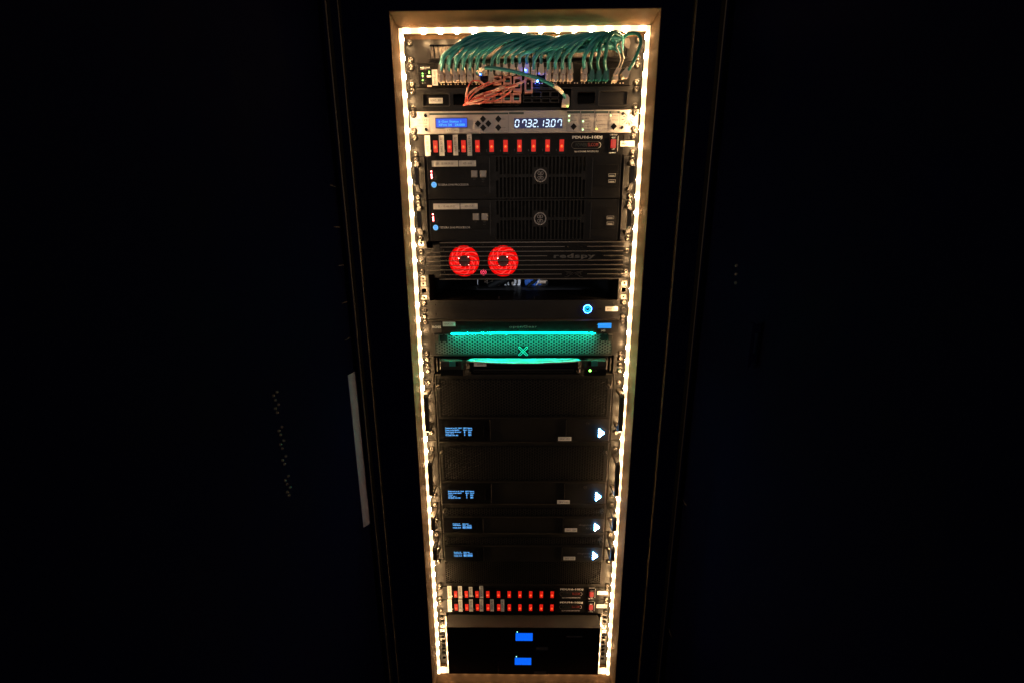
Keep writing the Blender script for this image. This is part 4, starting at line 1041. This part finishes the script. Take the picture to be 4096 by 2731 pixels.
# ================================================================= 16  CONSOLE DRAWER
kv = thing('console_drawer','black slide-out console drawer with two grips, its curved lip lit teal','console drawer',(0,0,16*U))
kh0, kh1 = 15*U+.0006, 16*U-.0006
for s in (-1,1):
    part('rack_ear','black',kv,lambda b: box(b,s*.2413,s*.2165,-.003,0,kh0,kh1,.001))
    part('slide_rail','grey',kv,lambda b: box(b,s*.2110,s*.2075,-.006,.2,kh0+.004,kh1-.006,.0006))
    for h in (kh0+H1,kh0+H2,kh0+H3-.0006): screw(kv,s*SX,h,-.003)
part('drawer_body','blackdeep',kv,lambda b: box(b,-.203,.203,-.006,.3,kh0+.003,kh1-.004,.0008))
def lip(b):
    N = 40; P = []
    for i in range(N+1):
        x = -.150+.300*i/N; P.append((x,-.020-.030*(1-(x/.152)**2)**.8 if abs(x)<.152 else -.020))
    plan_prism(b,P+[(.150,-.0062),(-.150,-.0062)],.6715,.6742)
part('curved_lip','lip',kv,lip)
for i in range(9):
    pass
def lipgroove(b):
    N = 30; P = []
    for i in range(N+1):
        x = -.118+.236*i/N; P.append(V3(x,-.018-.022*(1-(x/.125)**2),.6713))
    tube(b,P,.0007,4)
part('lip_groove','dark',kv,lipgroove)
for s in (-1,1):
    x0 = q(9,505,900,-.03)[0] if s<0 else q(10,1780,900,-.03)[0]
    x1 = q(9,1110,900,-.03)[0] if s<0 else q(10,1190,900,-.03)[0]
    xo, xi = x0, x1
    g = part('grip','grey',kv,lambda b: plan_prism(b,[(xo,-.006),(xo,-.030),(xo-s*.0015,-.032),(xi+s*.020,-.032),(xi+s*.008,-.029),(xi,-.018),(xi-s*.004,-.006)] ,.6715,.6925))
    part('grip_base','blackdeep',kv,lambda b: plan_prism(b,[(xo,-.006),(xo,-.027),(xi+s*.016,-.027),(xi,-.010),(xi-s*.004,-.006)],.6935,.7095))
    r_ = (9,540,938,700,1048) if s<0 else (10,1592,935,1750,1042)
    rbox('slide_latch','rail',g,*r_,-.0345,-.032,.0008)
    r_ = (9,700,938,828,1045) if s<0 else (10,1458,932,1590,1038)
    rbox('latch_slot','tealdark',g,*r_,-.0330,-.0318,.0003)
    r_ = (9,828,945,885,1035) if s<0 else (10,1390,930,1458,1025)
    rbox('latch_shadow_slot','dark',g,*r_,-.0326,-.0318,0)
x0 = q(9,1198,1090,-.02)[0]; x1 = q(10,1100,1090,-.02)[0]
part('pull_bar','blackdeep',kv,lambda b: box(b,x0,x1,-.020,-.006,.6955,.7035,.002))
part('pull_bar_rim','grey',kv,lambda b: ringshape(b,rr(x0,x1,.6952,.7040,.003),rr(x0+.0008,x1-.0008,.6960,.7032,.0025),-.0208,-.0196))
for r,zx in ((9,1410),(10,880)):
    xx,hh = q(r,zx,1165,-.015); pbox('bar_hook','grey',kv,xx-.0006,xx+.0006,-.018,-.006,hh-.006,hh+.004)
sticker(kv,'KVM',9,1205,958,1460,1040,-.0225,ink='inkgrey',pad=(.3,.3))
rled(kv,'green_led',10,1432,1130,-.0275,.0030); rtext('POWER','dimprint',kv,10,1480,1124,1575,1142,-.0275); rtext('CLICK','dimprint',kv,10,1240,1124,1330,1140,-.0275)
rbox('reset_tab','boot',kv,10,1208,1095,1236,1165,-.0285,-.027,.0004)

# ================================================================= 17-28  MEDIA SERVERS
TRI = [(-.0070,-.0150),(-.0040,-.0160),(-.0012,-.0120),(.0030,-.0085),(.0070,-.0050),(.0115,-.0035),(.0130,.0000),(.0115,.0035),(.0070,.0055),(.0030,.0090),(-.0012,.0125),(-.0040,.0160),(-.0070,.0150)]
def media(k, nU, label, strip_h, scr, disp_r, tri, tag, nm=None, seams=None):
    t = thing('media_server',label,'media server',(0,0,(k+nU)*U),'stacked media servers with glowing triangles')
    h0,h1 = k*U+.0008,(k+nU)*U-.0008
    Y = -.010
    BX = .2150
    for s in (-1,1):
        part('rack_ear','black',t,lambda b: box(b,s*.2413,s*.2200,-.003,0,h0,h1,.0005))
        for hh in scr: screw(t,s*SX,hh,-.003)
        part('bezel_side','rail',t,lambda b: box(b,s*BX,s*(BX-.0022),Y-.0014,-.0,h0+.0008,h1-.0008,.0005))
    hs = h1-strip_h                           # lower strip with display and logo
    ch = (h0+.006,hs-.003)
    part('bezel_frame','black',t,lambda b: plate(b,-BX+.0024,BX-.0024,h0+.0008,h1-.0008,Y,Y+.0015,[(-BX+.010,BX-.010,ch[0]+.004,ch[1]-.002)]))
    def sk(cx,chh): return chh > hs
    part('perforated_grille','grillepaint',t,lambda b: grille(b,-BX+.0085,BX-.0085,ch[0]+.002,ch[1],.0074,.00300,Y+.0010,Y+.0024))
    part('chassis','dark',t,lambda b: box(b,-.2125,.2125,-.002,.30,h0+.0012,h1-.0012))
    part('top_lip','rail',t,lambda b: box(b,-BX,BX,Y-.0012,-.002,h0,h0+.0007))
    part('seam_line','grey',t,lambda b: box(b,-BX+.003,BX-.003,Y-.0009,Y,hs-.0012,hs-.0004))
    xd = disp_r[0]; wx0,wx1,wh0,wh1 = xd
    dp = part('display_panel','gloss',t,lambda b: box(b,-BX+.003,wx1+.010,Y-.0014,Y,hs+.0006,h1-.0012,.0006))
    pbox('panel_end','rail',t,wx1+.0102,wx1+.0112,Y-.002,Y,hs+.004,h1-.0025)
    part('screen_rim','grey',dp,lambda b: box(b,wx1-.006,wx1-.0052,Y-.002,Y-.0014,wh0-.002,wh1+.002))
    lines = disp_r[1]
    for (tx,a,b_,c,d) in lines:
        text(tx,'oled',dp,wx0+(wx1-wx0)*a,wx0+(wx1-wx0)*c,wh0+(wh1-wh0)*b_,wh0+(wh1-wh0)*d,Y-.0017,bold=.03,name='screen_text')
    tx_,th_ = tri
    lgx = nm[1] if nm else tx_-.085
    lp = part('logo_panel','black',t,lambda b: box(b,lgx,BX-.0026,Y-.0014,Y,hs+.0006,h1-.0012,.0006))
    pbox('panel_end','rail',t,lgx-.0010,lgx-.0002,Y-.002,Y,hs+.004,h1-.0025)
    part('triangle_logo','triangle',lp,lambda b: prism(b,[(tx_+a*tri_s[0],th_+c*tri_s[1]) for a,c in TRI],Y-.0050,Y-.0014))
    if nm:
        text('disguise','dimprint',t,tx_-.046,tx_-.012,th_-.0085,th_-.0020,Y-.0017,bold=.01); text(nm[0],'dimprint',t,tx_-.026,tx_-.012,th_+.002,th_+.0075,Y-.0017)
    else:
        x,h = lgx+.052, hs+.012; part('key_lock','rail',t,lambda b: lathe(b,x,h,[(.0040,Y-.0014),(.0040,Y-.0035),(.0028,Y-.0038),(.0024,Y-.0018),(0,Y-.0018)],16))
    a,b_,c,d = tag[:4]; st = pbox('label_sticker','paper',t,a,b_,Y-.0020,Y-.0014,c,d,0,'dim label on the lower bezel')
    text(tag[4],'inkgrey',st,a+.004,b_-.004,c+.0026,d-.0022,Y-.0022)
    # corner thumbscrews of the bezel
    for s in (-1,1):
        x,h = s*.2055, ch[0]+(.022 if nU==4 else .010)
        part('thumb_screw','rail',t,lambda b: lathe(b,x,h,[(.0050,Y),(.0050,Y-.008),(.0038,Y-.009),(.0030,Y-.006),(0,Y-.006)],20),smooth=False)
    return t
tri_s = (.66,.70)
L4 = [('Restored os 4+ 10x4',0,.02,.40,.16),('Reset node=4k001',0,.24,.34,.38),('Restricted director',0,.46,.39,.60),('user 10.1',0,.68,.20,.80),('10.200.101.90',0,.84,.31,.99),('HFC Status',.44,.02,.66,.16),('Slot  Card',.44,.24,.66,.38),('1',.46,.46,.485,.62),('2',.46,.68,.485,.95),('0010',.565,.46,.635,.68),('0010',.565,.74,.635,.98)]
L4b = [l for l in L4 if l[0] != 'Restricted director']+[('Status',0,.46,.12,.60)]
L2 = [('Booted on 4+',0,.05,.28,.25),('node director',0,.32,.32,.50),('10.20.10.4',0,.72,.30,.95),('Status view',.37,.05,.60,.25),('Slot   Card',.37,.32,.70,.48),('00110101',.37,.55,.71,.98)]
def dr_(r,a,b,c,d): return rect(r,a,b,c,d,-.0114)
t4a = q(12,1578,1220,-.012); t4b = q(14,1517,1095,-.012)
tg4a = rect(12,748,1304,1005,1378,-.0114); tg4b = rect(14,728,1168,975,1240,-.0114)
m1 = media(16,4,'uppermost and tallest media server with a bluish screen showing five text lines',.062,(16*U+H2,19*U+H2),(dr_(11,598,1112,1390,1285),L4),t4a,(*tg4a,'SRV 102'),None)
m2 = media(20,4,'second tall media server, below the uppermost one, four text lines on its screen',.062,(20*U+H2,23*U+H2),(dr_(13,555,980,1320,1138),L4b),t4b,(*tg4b,'SRV 103'),None)
tri_s = (.62,.66)
t2a = q(16,1490,322,-.012); t2b = q(16,1455,880,-.012)
tg2a = rect(16,878,348,1118,414,-.0114); tg2b = rect(16,850,905,1083,968,-.0114)
m3 = media(24,2,'shorter media server with angular handles, upper of the two short ones',.047,(24*U+H1,),(dr_(15,548,242,1060,355),L2),t2a,(*tg2a,'SRV 104'),('RX II',q(16,845,330,-.0114)[0]))
m4 = media(26,2,'shorter media server with angular handles, lower of the two short ones',.047,(26*U+H1,),(dr_(15,570,800,1075,905),L2),t2b,(*tg2b,'SRV 105'),('RX II',q(16,825,890,-.0114)[0]))
for t,ha,hb in ((m1,.7500,.8490),(m2,.9275,1.0245)):
    for s in (-1,1): uhandle(t,s*.2322,ha,hb,.046,.0105,.0085,'rail',.006)
for t,ha,hb in ((m3,1.0835,1.1255),(m4,1.1735,1.2160)):
    for s in (-1,1):
        uhandle(t,s*.2322,ha,hb,.046,.0105,.0085,'rail',.005)
        screw(t,s*(SX-.002),hb+.001-.0085,-.003)

# ================================================================= 29-30  VENT PANEL
vp = thing('vent_panel','perforated black blank panel above the lower power units','panel',(0,0,30*U))
vh0,vh1 = 28*U+.0006,30*U-.0006
vxa,vxb = q(15,385,1200)[0], q(16,1600,1200)[0]
part('faceplate','black',vp,lambda b: plate(b,-.2413,.2413,vh0,vh1,-.003,-.0005,[(vxa+.004,vxb-.004,vh0+.006,vh1-.010)])); screws(vp,28,30)
part('perforated_grille','black',vp,lambda b: grille(b,vxa+.001,vxb-.001,vh0+.004,vh1-.008,.0068,.0026,-.0026,-.0010))
part('backing','dark',vp,lambda b: box(b,-.21,.21,.02,.021,vh0,vh1))

# ================================================================= 33-36  BATTERY UNITS
def ups(ha,hb,label,scr,top,bits):
    t = thing('battery_unit',label,'battery unit',(0,0,hb))
    Y = -.040; X = .2125
    part('casing','blackdeep',t,lambda b: box(b,-X,X,Y+.002,.25,ha,hb,.0012))
    if top: part('top_cover','ups',t,lambda b: (box(b,-X-.0012,X+.0012,Y-.001,-.002,ha-.0018,ha-.0001,.0006),), 'greyish sheet on top')
    part('front_panel','gloss',t,lambda b: (box(b,-X,-.072,Y,Y+.0019,ha+.001,hb-.001,.001),box(b,-.0712,.072,Y-.0006,Y+.0019,ha+.001,hb-.001,.001),box(b,.0728,X,Y,Y+.0019,ha+.001,hb-.001,.001)))
    a,b_,c,d = rect(19,*scr,Y-.0008)
    sc_ = pbox('status_screen','ups_blue',t,a,b_,Y-.0016,Y-.0006,c,d,0)
    part('screen_rim','grey',t,lambda bb: ringshape(bb,rr(a-.001,b_+.001,c-.001,d+.001,.0008,2),rr(a,b_,c,d,.0006,2),Y-.0014,Y-.0006))
    led(t,'mint_led',a+.0045,c-.0032,Y-.0006,.0016)
    for m_,r4,bv in bits: 
        rbox('badge' if m_=='upsprint' else 'front_detail',m_,t,19,*r4,Y-.0012,Y,bv)
    return t
ups(1.4325,1.5195,'upper black battery unit with blue screen at the bottom of the rack',(1093,390,1298,482),True,[('upsprint',(1338,562,1486,600),.0003),('upsprint',(1705,430,1898,446),.0003)])
ups(1.5205,1.5975,'lower black battery unit with blue screen, lowest thing in the rack',(1083,688,1281,772),False,[('upsprint',(1315,855,1460,885),.0003),('rail',(882,820,892,862),.0003)])

for m in bpy.data.materials: m.use_fake_user = False
